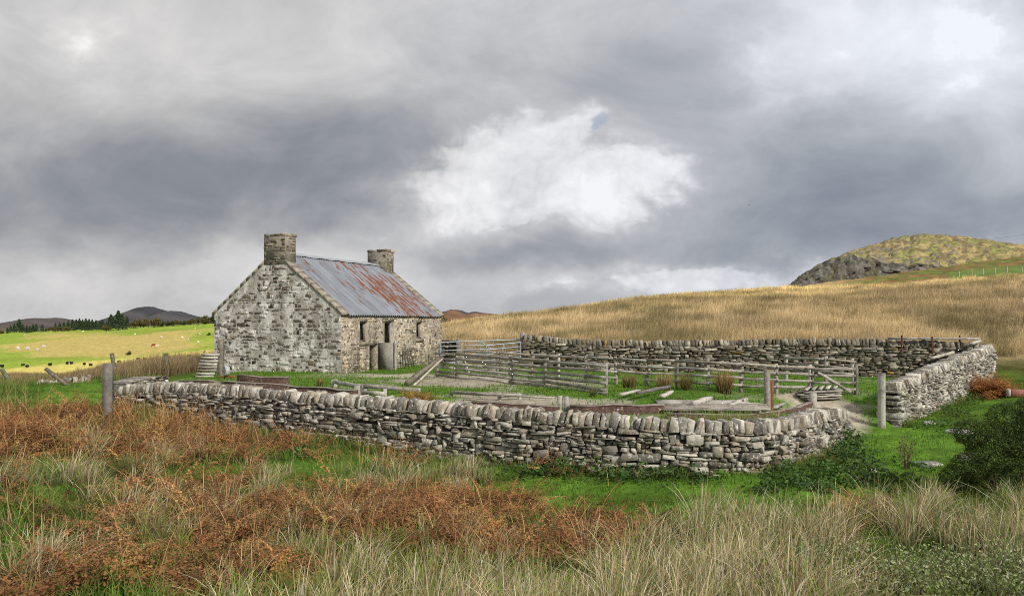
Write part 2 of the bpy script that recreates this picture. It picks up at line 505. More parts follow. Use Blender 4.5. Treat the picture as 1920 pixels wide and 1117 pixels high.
def drystone(name, label, line, thick=.5, cope=.255, course=(.045, .135), slen=(.09, .46), colfn=grey_stone, mat=None, cope_t=(.08, .19), zoff=.35, copetilt=.26, cope_on=True, depth_mb=None):
    """line: (photo column, depth, row of the top)"""
    pts = [(*XY(p, d), E - (t - HZ) / F * d) for p, d, t in line]
    s, Q = smooth_line(pts)
    L = s[-1]
    base = np.minimum(ground(Q[:, 0] - .0, Q[:, 1] - .55), ground(Q[:, 0], Q[:, 1] + .0))
    T = np.gradient(Q[:, :2], s, axis=0); T /= np.linalg.norm(T, axis=1)[:, None]

    def at(q):
        q = np.clip(q, 0, L)
        return (np.array([np.interp(q, s, Q[:, 0]), np.interp(q, s, Q[:, 1])]), math.atan2(np.interp(q, s, T[:, 1]), np.interp(q, s, T[:, 0])),
                np.interp(q, s, Q[:, 2]), np.interp(q, s, base))
    root = empty(name, (*pts[0][:2], gz(*pts[0][:2])))
    tag(root, label, 'stone wall')
    off = np.array(root.location)
    mb = MB()
    hmax = float((Q[:, 2] - base).max()) + zoff
    r = cope if cope_on else 0.02
    blocked = []                       # stretches taken by tall stones of the course above
    while r < hmax:
        h = rng.uniform(*course) * (1.25 if r > hmax * .6 else 1)
        q = rng.uniform(-.1, .05)
        nblocked = []
        while q < L:
            ln = min(slen[1], slen[0] + rng.exponential((slen[1] - slen[0]) * .35))
            hit = [b for b in blocked if q < b[1] and q + ln > b[0]]
            if hit:
                b = hit[0]
                if b[0] - q > .1:
                    ln = b[0] - q
                else:
                    q = b[1]; continue
            p, a, zt, zb = at(q + ln / 2)
            if zt - r > zb - .15:
                tall = rng.random() < .12
                hh = h * (1.9 if tall else rng.choice([1, 1, .9]))
                if tall: nblocked.append((q, q + ln))
                if not tall and h > .11 and rng.random() < .3:       # two thin stones in place of one
                    for k in (.25, .75):
                        stone(mb, (*(p + rng.normal(0, .012, 2)), zt - r - h * k), rz_ax(a + rng.normal(0, .03)), np.array([ln / 2 - .006, thick / 2 + rng.uniform(-.03, .04), h / 4 - .004]), colfn(), .12)
                else:
                    ax = rz_ax(a + rng.normal(0, .04))
                    tl = rng.normal(0, .05)
                    ax = np.array([ax[0] * math.cos(tl) + ax[2] * math.sin(tl), ax[1], ax[2] * math.cos(tl) - ax[0] * math.sin(tl)])
                    stone(mb, (*p, zt - r - hh / 2), ax, np.array([ln / 2 - .005, thick / 2 + rng.uniform(-.045, .06), hh / 2 - .003]), colfn(), .24)
            q += ln
        blocked = nblocked
        r += h
    mb.V = [v - off for v in mb.V]
    mb.build('stonework', mat or M_WALL, root)
    # hearting, seen only as dark gaps
    core = MB()
    n = max(12, int(L / .4))
    V = []
    for i in range(n):
        q = .08 + (L - .16) * i / (n - 1)
        p, a, zt, zb = at(q)
        nrm = np.array([-math.sin(a), math.cos(a)])
        for w, z in ((-1, zb - .4), (1, zb - .4), (1, zt - (cope if cope_on else .06) - .03), (-1, zt - (cope if cope_on else .06) - .03)):
            V.append([*(p + nrm * w * (thick / 2 - .09)), z])
    Fc = [[4 * i + k, 4 * i + (k + 1) % 4, 4 * i + 4 + (k + 1) % 4, 4 * i + 4 + k] for i in range(n - 1) for k in range(4)]
    Fc += [[3, 2, 1, 0], [4 * n - 4, 4 * n - 3, 4 * n - 2, 4 * n - 1]]
    core.add(np.array(V) - off, np.array(Fc), (.045, .042, .038))
    core.build('hearting', M_CORE, root)
    if cope_on:
        cp = MB()
        q = 0.0
        side = rng.choice([-1, 1])
        while q < L:
            t = rng.uniform(*cope_t)
            p, a, zt, zb = at(q + t / 2)
            hh = cope * rng.choice([.9, .96, 1.0, 1.04, 1.1]) * rng.uniform(.96, 1.04)
            ax = rz_ax(a + rng.normal(0, .1))
            tl = copetilt * rng.uniform(.0, 1.3) + rng.normal(0, .07)
            ax = np.array([ax[0] * math.cos(tl) - ax[2] * math.sin(tl), ax[1], ax[2] * math.cos(tl) + ax[0] * math.sin(tl)])
            stone(cp, np.array([*(p + rng.normal(0, .02, 2)), zt - cope + hh / 2 - .02]), ax, np.array([t / 2 * 1.12, thick / 2 * rng.uniform(.85, 1.05), hh / 2]), colfn() * 1.06, .24, .22)
            q += t * rng.uniform(.94, 1.06)
        cp.V = [v - off for v in cp.V]
        cp.build('coping', mat or M_WALL, root)
    return root


drystone('drystone_wall', 'long grey drystone wall curving across the foreground with upright coping stones', FRONT)
drystone('drystone_wall', 'tall pale lichened drystone wall running back beside the gateway lawn', RIGHT, thick=.55, cope=.26, slen=(.12, .42), copetilt=.1, mat=M_WALL_PALE)


def back_col():
    c = grey_stone(.72, .04)
    if rng.random() < .02: c = np.array([.30, .19, .07]) * rng.uniform(.7, 1.1)
    return c


drystone('drystone_wall', 'dark brown drystone wall along the back of the yard below the rushy hill', BACK, thick=.5, cope=.27, course=(.06, .13), cope_t=(.08, .2), slen=(.16, .6), colfn=back_col, mat=M_WALL_BACK, copetilt=.12)
drystone('drystone_wall', 'short dark wall stub between the cottage corner and the metal gate', [(826, 38.6, 635), (856, 38.0, 637)], thick=.5, cope=.05, colfn=back_col, mat=M_WALL_BACK, cope_on=False)
drystone('drystone_wall', 'low flat-topped wall end of loose pale slabs behind the thick gatepost', [(222, 22.9, 716), (262, 24.4, 706), (292, 26, 704)], thick=.7, cope=.05, course=(.05, .09), slen=(.3, .8), cope_on=False)
drystone('tumbled_wall', 'line of tilted half buried stones by the leaning posts at left', [(72, 27.5, 712), (110, 27.5, 711), (140, 27.6, 708), (166, 28, 703)], thick=.35, cope=.32, course=(.1, .16), cope_t=(.10, .2), copetilt=.6)


# ------------------------------------------------------------------ the cottage
ROOT = empty('stone_cottage', (HA[0], HA[1], E - 2.0), math.atan2(HL[1], HL[0]))
tag(ROOT, 'derelict limewashed stone cottage with rusting corrugated iron roof and two chimneys', 'cottage')
WALLH, RIDGE, SKEW = 2.35, 4.90, .0
TH = .6
HALF = HWID / 2
GB = -.5                                               # walls go this far under the ground


def panel(mb, x0, x1, z0, z1, y0, y1, col):
    box(mb, ((x0 + x1) / 2, (y0 + y1) / 2, (z0 + z1) / 2), I3, np.array([(x1 - x0) / 2, (y1 - y0) / 2, (z1 - z0) / 2]), col)


WIN = [(1.27, 1.82, 1.19, 2.05), (5.80, 6.32, 1.24, 2.03)]
DOOR = (3.10, 3.85, -.5, 2.07)
CREEP = (1.98, 2.54, -.5, 1.05)
OPEN = WIN + [DOOR, CREEP]
MORT_F, MORT_G = (.34, .295, .235), (.46, .44, .405)
# front wall body: y from 0 to TH, pieced round its openings
fw = MB()
xs = sorted(set([0, HLEN] + [v for o in OPEN for v in o[:2]]))
for a, b in zip(xs[:-1], xs[1:]):
    mid = (a + b) / 2
    spans = [(GB, WALLH)]
    for o in OPEN:
        if o[0] <= mid <= o[1]:
            spans = [sp for sp in ((GB, o[2]), (o[3], WALLH)) if sp[1] - sp[0] > .01]
    for z0, z1 in spans:
        panel(fw, a, b, z0, z1, 0, TH, MORT_F)


def face_stones(mb, O, X, N, x0, x1, z0, topfn, openings, course, slen, colfn, gap=.02, dep=.05, prot=(-.012, .02)):
    """rubble stones bedded in a wall face: O corner, X along, N outward (local to the cottage)"""
    O, X, N = np.array(O, float), np.array(X, float), np.array(N, float)
    ax0 = np.array([X, -N, [0, 0, 1.0]])
    z = z0
    zmax = max(topfn(x) for x in np.linspace(x0, x1, 41))
    while z < zmax:
        h = rng.uniform(*course)
        x = x0 + rng.uniform(0, .02)
        while x < x1 - .03:
            ln = min(slen[1], slen[0] + rng.exponential((slen[1] - slen[0]) * .4), x1 - x)
            xm = x + ln / 2
            zj = z + rng.normal(0, .012)
            ok = zj + h < min(topfn(x), topfn(x + ln)) + .02
            for o in openings:
                if x < o[1] + .0 and x + ln > o[0] - .0 and zj < o[3] and zj + h > o[2]: ok = False
            if ok and rng.random() < .93:
                a = rng.normal(0, .05)
                ax = np.array([ax0[0] * math.cos(a) + ax0[2] * math.sin(a), ax0[1], ax0[2] * math.cos(a) - ax0[0] * math.sin(a)])
                hh = h * rng.uniform(.62, .98)
                stone(mb, O + X * xm + N * (rng.uniform(*prot) - dep) + np.array([0, 0, zj + h / 2]), ax,
                      np.array([max(.03, ln / 2 - gap * rng.uniform(.3, 1.3)), dep, max(.018, hh / 2 - gap * .3)]), colfn(), .2)
            x += ln
        z += h * .97


def warm_col():
    c = grey_stone(rng.choice([.4, .6, .8]), .10)
    return np.array([.52, .42, .28]) * rng.uniform(.7, 1.1) if rng.random() < .22 else c


face_stones(fw, (0, 0, 0), (1, 0, 0), (0, -1, 0), 0, HLEN, -.25, lambda x: WALLH - .02, OPEN, (.06, .17), (.08, .34), warm_col, .016)
fw.build('front_wall', M_FRONT, ROOT)
# back wall
bw = MB()
panel(bw, 0, HLEN, GB, WALLH, HWID - TH, HWID, MORT_G)
face_stones(bw, (0, HWID, 0), (1, 0, 0), (0, 1, 0), 0, HLEN, -.2, lambda x: WALLH - .02, [], (.1, .18), (.2, .6), grey_stone)
bw.build('back_wall', M_GABLE, ROOT)


def gtop(y):                                            # top of the gable at y
    return WALLH + (RIDGE - WALLH) * (1 - abs(y - HALF) / HALF)


def gable_col():
    return grey_stone(rng.choice([.35, .5, .62, .8]), .07)


def gable(x0, x1, nx, name):
    mb = MB()
    V = [(x, y, z) for x in (x0, x1) for (y, z) in ((.004, GB), (HWID - .004, GB), (HWID - .004, WALLH + .04), (HALF, RIDGE + .06), (.004, WALLH + .04))]
    mb.add(np.array(V), np.array([[0, 1, 2, 3, 4], [9, 8, 7, 6, 5]]), MORT_G)
    mb.add(np.array(V), np.array([[0, 5, 6, 1], [1, 6, 7, 2], [2, 7, 8, 3], [3, 8, 9, 4], [4, 9, 5, 0]]), MORT_G)
    face_stones(mb, (x0 if nx < 0 else x1, 0, 0), (0, 1, 0), (nx, 0, 0), 0, HWID, -.3, lambda y: gtop(y), [], (.08, .21), (.12, .5), gable_col, .02)
    return mb.build(name, M_GABLE, ROOT)


gable(-.012, TH, -1, 'gable_wall')
gable(HLEN - TH, HLEN + .012, 1, 'gable_wall')
# roof: two corrugated sheets, local x along the ridge
slope = math.hypot(HALF + .12, RIDGE - WALLH)
pitch = math.atan2(RIDGE - WALLH, HALF)


def roof_sheet(sign):
    mb = MB()
    nw, per = 46, 10
    nx = nw * per + 1
    xx = np.linspace(TH * .55, HLEN - TH * .55, nx)
    rows = np.linspace(0, 1, 14)
    V = []
    for t in rows:
        yy = HALF - (HALF + .14) * t
        zz = RIDGE + .07 - (RIDGE - WALLH) / HALF * (HALF + .14) * t
        sag = -.035 * np.sin(math.pi * t) * np.sin(math.pi * (xx - .3) / 7.6) + (fbm(xx * 1.3, np.full(nx, t * 4), 31, 2) - .5) * .03
        wave = .036 * np.cos(2 * math.pi * (xx - xx[0]) / (xx[-1] - xx[0]) * nw)
        edge = (rng.normal(0, .006, nx) if t == 1 else 0)
        y = np.full(nx, yy) - wave * math.sin(pitch)
        z = zz + (wave + sag) * math.cos(pitch) + edge
        y = y if sign < 0 else HWID - y
        V.append(np.stack([xx, y, z], 1))
    V = np.concatenate(V)
    i = np.arange(nx - 1)
    Fc = np.concatenate([np.stack([r * nx + i, r * nx + i + 1, (r + 1) * nx + i + 1, (r + 1) * nx + i], 1) for r in range(len(rows) - 1)])
    mb.add(V, Fc if sign > 0 else Fc[:, ::-1], (.32, .35, .40))
    return mb


m, nt, N, L, B = new_mat('corrugated_iron')
co = ncoord(nt)
base = nmix(nt, nnoise(nt, co, 1.4, 4), (.155, .172, .205), (.255, .275, .31))
streak = nnoise(nt, nmap(nt, co, (11, .6, .6)), 1.0, 5, .6)
base = scale_col(nt, base, nrange(nt, streak, .3, .7, .7, 1.2, False))
sheets = nnoise(nt, nmap(nt, co, (1.35, .01, .01), (0, 0, 0), (3, 0, 0)), 1.0, 0)
base = scale_col(nt, base, nrange(nt, sheets, .3, .7, .88, 1.1, False))
rn = nnoise(nt, nmap(nt, co, (8.5, .9, .6)), 1.0, 6, .66, .2)
sep = N.new('ShaderNodeSeparateXYZ'); L.new(co, sep.inputs[0])
X_, Y_ = sep.outputs[0], sep.outputs[1]
# where the rust gathers: a broad band slanting down the sheet, thicker away from the near gable
cxx = nmath(nt, 'ADD', nmath(nt, 'MULTIPLY', Y_, -.55), 6.1)
dx_ = nmath(nt, 'DIVIDE', nmath(nt, 'SUBTRACT', X_, cxx), 2.1)
band = nmath(nt, 'POWER', 2.718, nmath(nt, 'MULTIPLY', nmath(nt, 'MULTIPLY', dx_, dx_), -1.0))
big = nnoise(nt, nmap(nt, co, (.7, .5, .4)), 1.0, 3)
rf = nmath(nt, 'ADD', rn, nmath(nt, 'ADD', nmath(nt, 'MULTIPLY', band, .125), nmath(nt, 'MULTIPLY', nmath(nt, 'SUBTRACT', big, .5), .32)))
fac = nrange(nt, rf, .605, .655)
rust = nmix(nt, nnoise(nt, co, 5, 4), (.12, .042, .022), (.24, .088, .042))
cc = nmix(nt, fac, base, rust)
L.new(cc, B.inputs['Base Color'])
L.new(nrange(nt, fac, 0, 1, .62, .95), B.inputs['Roughness'])
B.inputs['Metallic'].default_value = .1
M_ROOF = m
roof = roof_sheet(-1).build('roof', M_ROOF, ROOT, True)
roof['label'] = 'blue grey corrugated iron slope streaked with orange rust'
roof_sheet(1).build('roof', M_ROOF, ROOT, True)
rc = MB()
for sg in (-1, 1):
    V = []
    xs_ = np.linspace(TH * .6, HLEN - TH * .6, 30)
    for k, (dy, dz) in enumerate(((0, .125), (.1, .09), (.2, .0), (.0, .10))):
        V.append(np.stack([xs_, np.full(30, HALF + sg * dy), RIDGE + dz + .012 * np.sin(xs_ * 5)], 1))
    V = np.concatenate(V); i = np.arange(29)
    for k in range(3):
        Fc = np.stack([k * 30 + i, k * 30 + i + 1, ((k + 1) % 4) * 30 + i + 1, ((k + 1) % 4) * 30 + i], 1)
        rc.add(V, Fc, (.42, .44, .46))
rc.build('ridge_cap', M_GALV, ROOT)
# skews: sloping concrete copings along each gable
for (xa, xb) in ((-.05, .36), (HLEN - .36, HLEN + .05)):
    for sg in (-1, 1):
        mb = MB()
        n = 9
        ts = .575 / (HALF + .1)
        for i in range(n):
            t0, t1 = ts + (1 - ts) * i / n, ts + (1 - ts) * (i + 1) / n
            ya, yb = HALF + sg * (HALF + .10) * t0, HALF + sg * (HALF + .10) * t1
            za = RIDGE - (RIDGE - WALLH) * t0 * (HALF + .1) / HALF; zb = RIDGE - (RIDGE - WALLH) * t1 * (HALF + .1) / HALF
            dz = rng.normal(0, .006)
            V = [(x, y, z + o + dz) for x in (xa, xb) for (y, z) in ((ya, za), (yb, zb)) for o in (.02, .16)]
            mb.add(np.array(V), np.array([[0, 1, 3, 2], [4, 6, 7, 5], [0, 4, 5, 1], [2, 3, 7, 6], [0, 2, 6, 4], [1, 5, 7, 3]]), np.array([.30, .265, .215]) * rng.uniform(.88, 1.1))
        mb.build('skew', M_CONC, ROOT)
# chimneys
for x0, x1 in ((.0, .62), (HLEN - .66, HLEN - .02)):
    y0, y1, zb, zt = HALF - .57, HALF + .57, RIDGE - .45, 5.62
    mb = MB()
    panel(mb, x0 - .03, x1, zb, zt, y0, y1, (.21, .19, .155))
    cf = lambda: grey_stone(.62, .10)
    face_stones(mb, (x0 - .03, y0, 0), (0, 1, 0), (-1, 0, 0), 0, y1 - y0, zb, lambda q: zt, [], (.08, .17), (.16, .5), cf)
    face_stones(mb, (x1, y0, 0), (0, 1, 0), (1, 0, 0), 0, y1 - y0, zb, lambda q: zt, [], (.08, .17), (.16, .5), cf)
    face_stones(mb, (x0, y0, 0), (1, 0, 0), (0, -1, 0), 0, x1 - x0, zb, lambda q: zt, [], (.08, .17), (.16, .4), cf)
    face_stones(mb, (x0, y1, 0), (1, 0, 0), (0, 1, 0), 0, x1 - x0, zb, lambda q: zt, [], (.08, .17), (.16, .4), cf)
    ch = mb.build('chimney', M_CHIM, ROOT)
    cp = MB()
    for i in range(4):
        for j in range(2):
            stone(cp, (x0 + .02 + (j + .5) * (x1 - x0) / 2, y0 + (i + .5) * (y1 - y0) / 4, zt + .055 + rng.uniform(-.01, .02)), rz_ax(rng.normal(0, .1)), np.array([(x1 - x0) / 4 + .05, (y1 - y0) / 8 + .02, .06]), grey_stone(.65, .1))
    cp.build('chimney_cap', M_CHIM, ch)
# windows and doorway: frames set back in the openings
for k, (a, b, z0, z1) in enumerate(WIN):
    mb = MB()
    w = .06
    wc = (.22, .2, .17)
    panel(mb, a, a + w, z0 + .02, z1, .14, .24, wc); panel(mb, b - w, b, z0 + .02, z1, .14, .24, wc)
    panel(mb, a + w, b - w, z1 - w, z1, .14, .24, wc); panel(mb, a + w, b - w, z0 + .02, z0 + .08, .14, .24, wc)
    if k == 0: panel(mb, a + w + .002, a + .17, z0 + .2, z1 - w, .16, .2, (.55, .53, .5))
    wf = mb.build('window', M_WOOD, ROOT)
    sb = MB(); panel(sb, a - .05, b + .05, z0 - .13, z0 + .01, -.07, .2, (.24, .21, .16))
    sb.build('sill', M_CONC, wf)
mb = MB()
a, b, z0, z1 = DOOR
panel(mb, a + .002, a + .08, -.4, z1, .12, .24, (.2, .18, .15)); panel(mb, b - .1, b - .002, -.4, z1, .05, .24, (.36, .34, .3)); panel(mb, a + .08, b - .1, z1 - .09, z1 - .002, .12, .24, (.2, .18, .15))
mb.build('door_frame', M_WOOD, ROOT)
fl = MB(); panel(fl, TH + .01, HLEN - TH - .01, -.12, .02, TH + .01, HWID - TH - .01, (.08, .07, .06))
fl.build('floor', M_CORE, ROOT)
mb = MB(); panel(mb, TH + .01, HLEN - TH - .01, 2.2, 2.26, TH + .02, HWID - TH - .02, (.07, .055, .045))
mb.build('loft_boards', M_CORE, ROOT)


def hloc(x, y, z=0.0):
    p = HA + HL * x + HG * y
    return Vector((p[0], p[1], E - 2.0 + z))


# wing wall slab by the door, its post and the little gate
HROT = math.atan2(HL[1], HL[0])
mb = MB()
box(mb, (0, 0, .43), I3, np.array([.065, .36, .71]), (.27, .255, .23), .015)
o = mb.build('stone_slab', M_CONC); o.location = hloc(2.62, -.42, 0); o.rotation_euler = (0, 0, HROT)
tag(o, 'upright grey lichened slab standing beside the cottage doorway', 'slab')
mb = MB(); beam(mb, (0, 0, -.3), (.02, 0, 1.22), .10, .10, (.36, .34, .30))
o = mb.build('timber_post', M_WOOD); o.location = hloc(2.62, -.86, 0); o.rotation_euler = (0, 0, HROT)
tag(o, 'weathered post against the free end of the doorway slab', 'post')
r = empty('picket_gate', hloc(4.25, -.42, 0), HROT); tag(r, 'small dark wooden gate leaning by the cottage front beside the slab', 'gate')
for i in range(4):
    mb = MB(); beam(mb, (i * .21, 0, .02), (i * .21, .22, .86), .05, .03, (.13, .12, .085)); mb.build('picket', M_WOODM, r)
for z in (.16, .7):
    mb = MB(); beam(mb, (-.05, z * .26 - .03, z), (.70, z * .26 - .03, z + .02), .03, .06, (.13, .12, .085)); mb.build('rail', M_WOODM, r)


# ------------------------------------------------------------------ fences, gates, posts
def post(name, label, px, py_base, py_top, wpx, lean=(0, 0), cat='post', group=None, col=None, mat=None, round_=False, base=None, sub=.35):
    b = base if base is not None else G(px, py_base)
    d = b.y
    h = (py_base - py_top) / F * d
    w = wpx / F * d
    mb = MB()
    c = col if col is not None else wood_col()
    if round_:
        tube(mb, [(0, 0, -sub), (lean[0] * .3, lean[1] * .3, h * .3), (lean[0], lean[1], h)], [w / 2, w / 2 * .98, w / 2 * .95], c, 10)
    else:
        beam(mb, (-lean[0] * sub / max(h, .1), 0, -sub), (lean[0], lean[1], h), w, w * .85, c, .008, .2)
    o = mb.build(name, mat or M_WOOD)
    o.location = b
    return tag(o, label, cat, group)


post('gatepost', 'pale round timber gatepost at the end of the tall lichened wall', 1653, 801, 700, 14, round_=True, col=(.40, .385, .35))
post('gatepost', 'thick lichened square gatepost at the left end of the long front wall', 203, 792, 681, 15, col=(.17, .16, .145), mat=M_CONC)
post('fence_post', 'dark post leaning slightly left just behind the thick gatepost', 217, 706, 662, 6, lean=(-.17, 0), col=(.16, .135, .1), mat=M_WOODM)
post('fence_post', 'dark mossy post standing in brown rushes left of the slatted hurdle', 314, 704, 662, 7, lean=(-.06, 0), col=(.16, .14, .1), mat=M_WOODM)
post('fence_post', 'broken post leaning far over above the line of tilted stones', 126, 722, 691, 7, lean=(-.76, 0), col=(.2, .17, .13), mat=M_WOODM)
post('fence_post', 'short leaning post at the far left edge among bracken', 20, 714, 692, 7, lean=(-.36, 0), col=(.2, .18, .13), mat=M_WOODM)
post('timber_post', 'square grey timber post standing beside the rusty iron post', 1438, 772, 693, 9, col=(.26, .235, .2))
post('iron_post', 'flat rust orange iron post beside the square timber post', 1446.5, 773, 714, 6, col=(.20, .07, .035), mat=M_RUST, base=G(1446.5, 773))
post('timber_stub', 'short square post stub in front of the plank stack', 1524, 763, 737, 11, col=(.34, .33, .3))
post('concrete_stub', 'left stub of the pair of short posts behind the front wall coping', 1050, 770, 742, 8, col=(.33, .31, .27), mat=M_CONC)
post('concrete_stub', 'right stub of the pair of short posts behind the front wall coping', 1061.5, 770, 743, 8, col=(.30, .285, .25), mat=M_CONC)
post('gatepost', 'weathered post at the end of the dark back wall holding the metal gates', 980, 684, 631, 9, base=Vector((*XY(980, 36.2), gz(*XY(980, 36.2)))))
post('gatepost', 'weathered post beside the dark wall stub near the cottage corner', 859, 682, 631, 8, base=Vector((*XY(859, 37.6), gz(*XY(859, 37.6)))))


def fence(name, label, posts, rails, hpost, railw=.085, cat='fence', postw=.1, front=True, missing=()):
    """posts: photo column and row of each foot; rails: heights"""
    B_ = [G(*p[:2]) if len(p) == 2 else Vector((*XY(p[0], p[2]), gz(*XY(p[0], p[2])))) for p in posts]
    root = empty(name, B_[0]); tag(root, label, cat)
    o0 = np.array(B_[0])
    for b in B_:
        mb = MB()
        hh = hpost * rng.uniform(.95, 1.06)
        beam(mb, np.array(b) - o0 + (0, 0, -.3), np.array(b) - o0 + (rng.normal(0, .02), rng.normal(0, .02), hh), postw * rng.uniform(.9, 1.1), postw, wood_col(), .006)
        mb.build('post', M_WOOD, root)
    for i in range(len(B_) - 1):
        for k, z in enumerate(rails):
            if (i, k) in missing: continue
            a, b = np.array(B_[i]) - o0, np.array(B_[i + 1]) - o0
            dr = (b - a) / np.linalg.norm(b - a)
            off = np.array([dr[1], -dr[0], 0]) * (postw / 2 + .02) * (1 if front else -1)
            if off[1] > 0: off = -off
            mb = MB()
            beam(mb, a + off - dr * .06 + (0, 0, z + rng.normal(0, .012)), b + off + dr * .06 + (0, 0, z + rng.normal(0, .012)), .03, railw * rng.uniform(.85, 1.1), wood_col(1.12), .008)
            mb.build('rail', M_WOOD, root)
    return root


fence('timber_fence', 'near grey rail fence with many rails slanting across the yard from the cottage corner',
      [(820, 706), (855, 709), (959, 720), (1022, 727), (1137, 741)], (.07, .2, .36, .53, .70, .88), .96, .095)
fence('timber_fence', 'farther four rail fence with grey posts and rush clumps at its foot',
      [(872, 699), (935, 704), (996, 708), (1047, 712), (1100, 717), (1156, 720), (1213, 724), (1268, 727), (1328, 731), (1389, 735), (1456, 738), (1519, 740)], (.22, .44, .66, .88), .96, .085,
      missing=((3, 1), (5, 0)))
fence('timber_fence', 'short rail fence behind the braced hurdle at the right end of the pens',
      [(1474, 712), (1548, 717), (1600, 722)], (.4, .62, .85), .95, .085)
# braced hurdle
a, b = G(1521, 741), G(1605, 740)
r = empty('hurdle_gate', a); tag(r, 'grey hurdle with a diagonal brace between the last two pen posts', 'gate')
v = np.array(b - a)
for t, nm in ((0.04, 'stile'), (1, 'stile')):
    mb = MB(); beam(mb, v * t + (0, 0, -.25), v * t + (0, 0, 1.0 if t == 1 else .9), .1 if t == 1 else .06, .1 if t == 1 else .05, wood_col()); mb.build(nm, M_WOOD, r)
for z in (.2, .42, .64, .86):
    mb = MB(); beam(mb, v * .05 + (0, -.07, z), v * .97 + (0, -.07, z - .02), .03, .085, wood_col(1.1)); mb.build('rail', M_WOOD, r)
mb = MB(); beam(mb, v * .12 + (0, -.105, .74), v * .85 + (0, -.105, .10), .03, .09, wood_col(1.1)); mb.build('brace', M_WOOD, r)

# metal field gates
def metal_gate(label, pa, pb, zs, brace=True, split=False):
    r = empty('metal_gate', pa); tag(r, label, 'gate')
    a = np.zeros(3); b = np.array(pb - pa)
    gc = (.36, .39, .43)
    for t in (0, 1):
        mb = MB(); tube(mb, [a + b * t + (0, 0, zs[0] - .03), a + b * t + (0, 0, zs[-1] + .04)], .03, gc); mb.build('stile', M_GALV, r)
    for z in zs:
        mb = MB(); tube(mb, [a + (0, 0, z), b + (0, 0, z)], .028 if z == zs[-1] else .02, gc); mb.build('bar', M_GALV, r)
    if brace:
        for t0, t1 in ((.5, .36), (.5, .64)):
            mb = MB(); tube(mb, [b * t0 + (0, 0, zs[-1]), b * t1 + (0, 0, zs[0] if split else zs[-3])], .018, gc); mb.build('brace', M_GALV, r)
        mb = MB(); tube(mb, [b * .5 + (0, 0, zs[-1]), b * .5 + (0, 0, zs[0])], .018, gc); mb.build('brace', M_GALV, r)
    return r


pa, pb = XY(826, 35.6), XY(973, 36.4)
za = gz(*pa)
metal_gate('long galvanised field gate between the cottage corner and the back wall', Vector((*pa, za)), Vector((*pb, za + .12)), (.18, .34, .52, .74, .94, 1.14))
pa, pb = XY(912, 34.6), XY(976, 35.6)
metal_gate('shorter galvanised gate swung open in front of the long field gate', Vector((*pa, za)), Vector((*pb, za + .12)), (.15, .35, .6, .82, 1.02), True, True)


# loose timbers
def plank(name, label, p0, p1, w, h, col=None, mat=None, cat='plank', lift=.03, roll=0.0, group=None):
    a = G(*p0[:2]) if len(p0) == 2 else P(*p0); b = G(*p1[:2]) if len(p1) == 2 else P(*p1)
    if len(p0) == 2: a.z += lift + h / 2
    if len(p1) == 2: b.z += lift + h / 2
    mb = MB(); beam(mb, (0, 0, 0), np.array(b - a), w, h, col if col is not None else wood_col(1.25), .008, roll)
    o = mb.build(name, mat or M_WOOD); o.location = a
    return tag(o, label, cat, group)


o_ = G(766, 724)
plank('timber_pole', 'thick dark pole leaning up against the corner of the near fence', (764, 724), (827, 670, 27.9), .16, .14, (.17, .145, .115), cat='pole')
plank('timber_pole', 'thin pale split pole leaning beside the thick dark pole', (776, 726), (832, 671, 27.4), .05, .06, (.50, .45, .36), cat='pole')
plank('timber_pole', 'thin grey stick propped against the back of the near fence', (882, 706), (868, 668, 28.6), .05, .04, (.4, .38, .34), cat='pole')
plank('plank', 'pale plank lying left of the dark beam behind the stained low wall', (1164, 751), (1197, 742), .16, .05, (.45, .42, .37), lift=.14)
plank('plank', 'long dark beam lying on the stained low wall in the yard', (1196, 753), (1256, 739), .12, .08, (.15, .135, .12), lift=.2)
plank('plank', 'short pale plank end sticking out behind the stained low wall', (1241, 758), (1259, 748), .14, .07, (.50, .46, .4), lift=.18)
plank('timber_beam', 'thick pale beam lying across the slatted floor, left of two', (1300, 766), (1331, 756), .15, .13, (.46, .43, .38), lift=.06, cat='beam')
plank('timber_beam', 'thick pale beam lying across the slatted floor, right of two', (1370, 770), (1398, 758), .15, .13, (.44, .41, .36), lift=.06, cat='beam')
plank('plank', 'short weathered plank lying right of the rusty iron post', (1449, 772), (1470, 763), .14, .06, lift=.08)
# slatted floor
a = G(1262, 772)
r = empty('slatted_floor', a); tag(r, 'grey slatted timber floor lying in the yard under two pale beams', 'slatted floor')
for i in range(9):
    t = i / 8
    mb = MB()
    y = -.25 + t * 2.2
    beam(mb, (-.3 + .25 * t, y, .07 + .01 * rng.random()), (2.2 + rng.uniform(-.3, .3) + .2 * t, y + rng.normal(0, .03), .07 + .02 * rng.random()), .15, .04, wood_col(1.15), .006)
    mb.build('slat', M_WOOD, r)
for x in (.1, 1.1, 2.0):
    mb = MB(); beam(mb, (x, -.3, .02), (x, 2.0, .02), .08, .06, wood_col(.7)); mb.build('bearer', M_WOOD, r)
# plank stack
a = G(1508, 752); b = G(1578, 748)
r = empty('plank_stack', a); tag(r, 'stack of weathered planks with crosspieces on top near the gateway', 'plank stack')
v = np.array([b.x - a.x, b.y - a.y, 0])
for k in range(4):
    for j in range(3):
        mb = MB(); off = np.array([rng.normal(0, .05), .2 * j, .05 + .075 * k])
        beam(mb, off - v * .03, v * rng.uniform(.9, 1.06) + off, .16, .045, wood_col(.95 if k < 3 else 1.2)); mb.build('plank', M_WOOD, r)
for k in range(5):
    mb = MB(); x = v * (.1 + .19 * k)
    beam(mb, x + (-.12, -.12, .36), x + (.28, .62, .40), .11, .05, wood_col(1.35)); mb.build('crosspiece', M_WOOD, r)

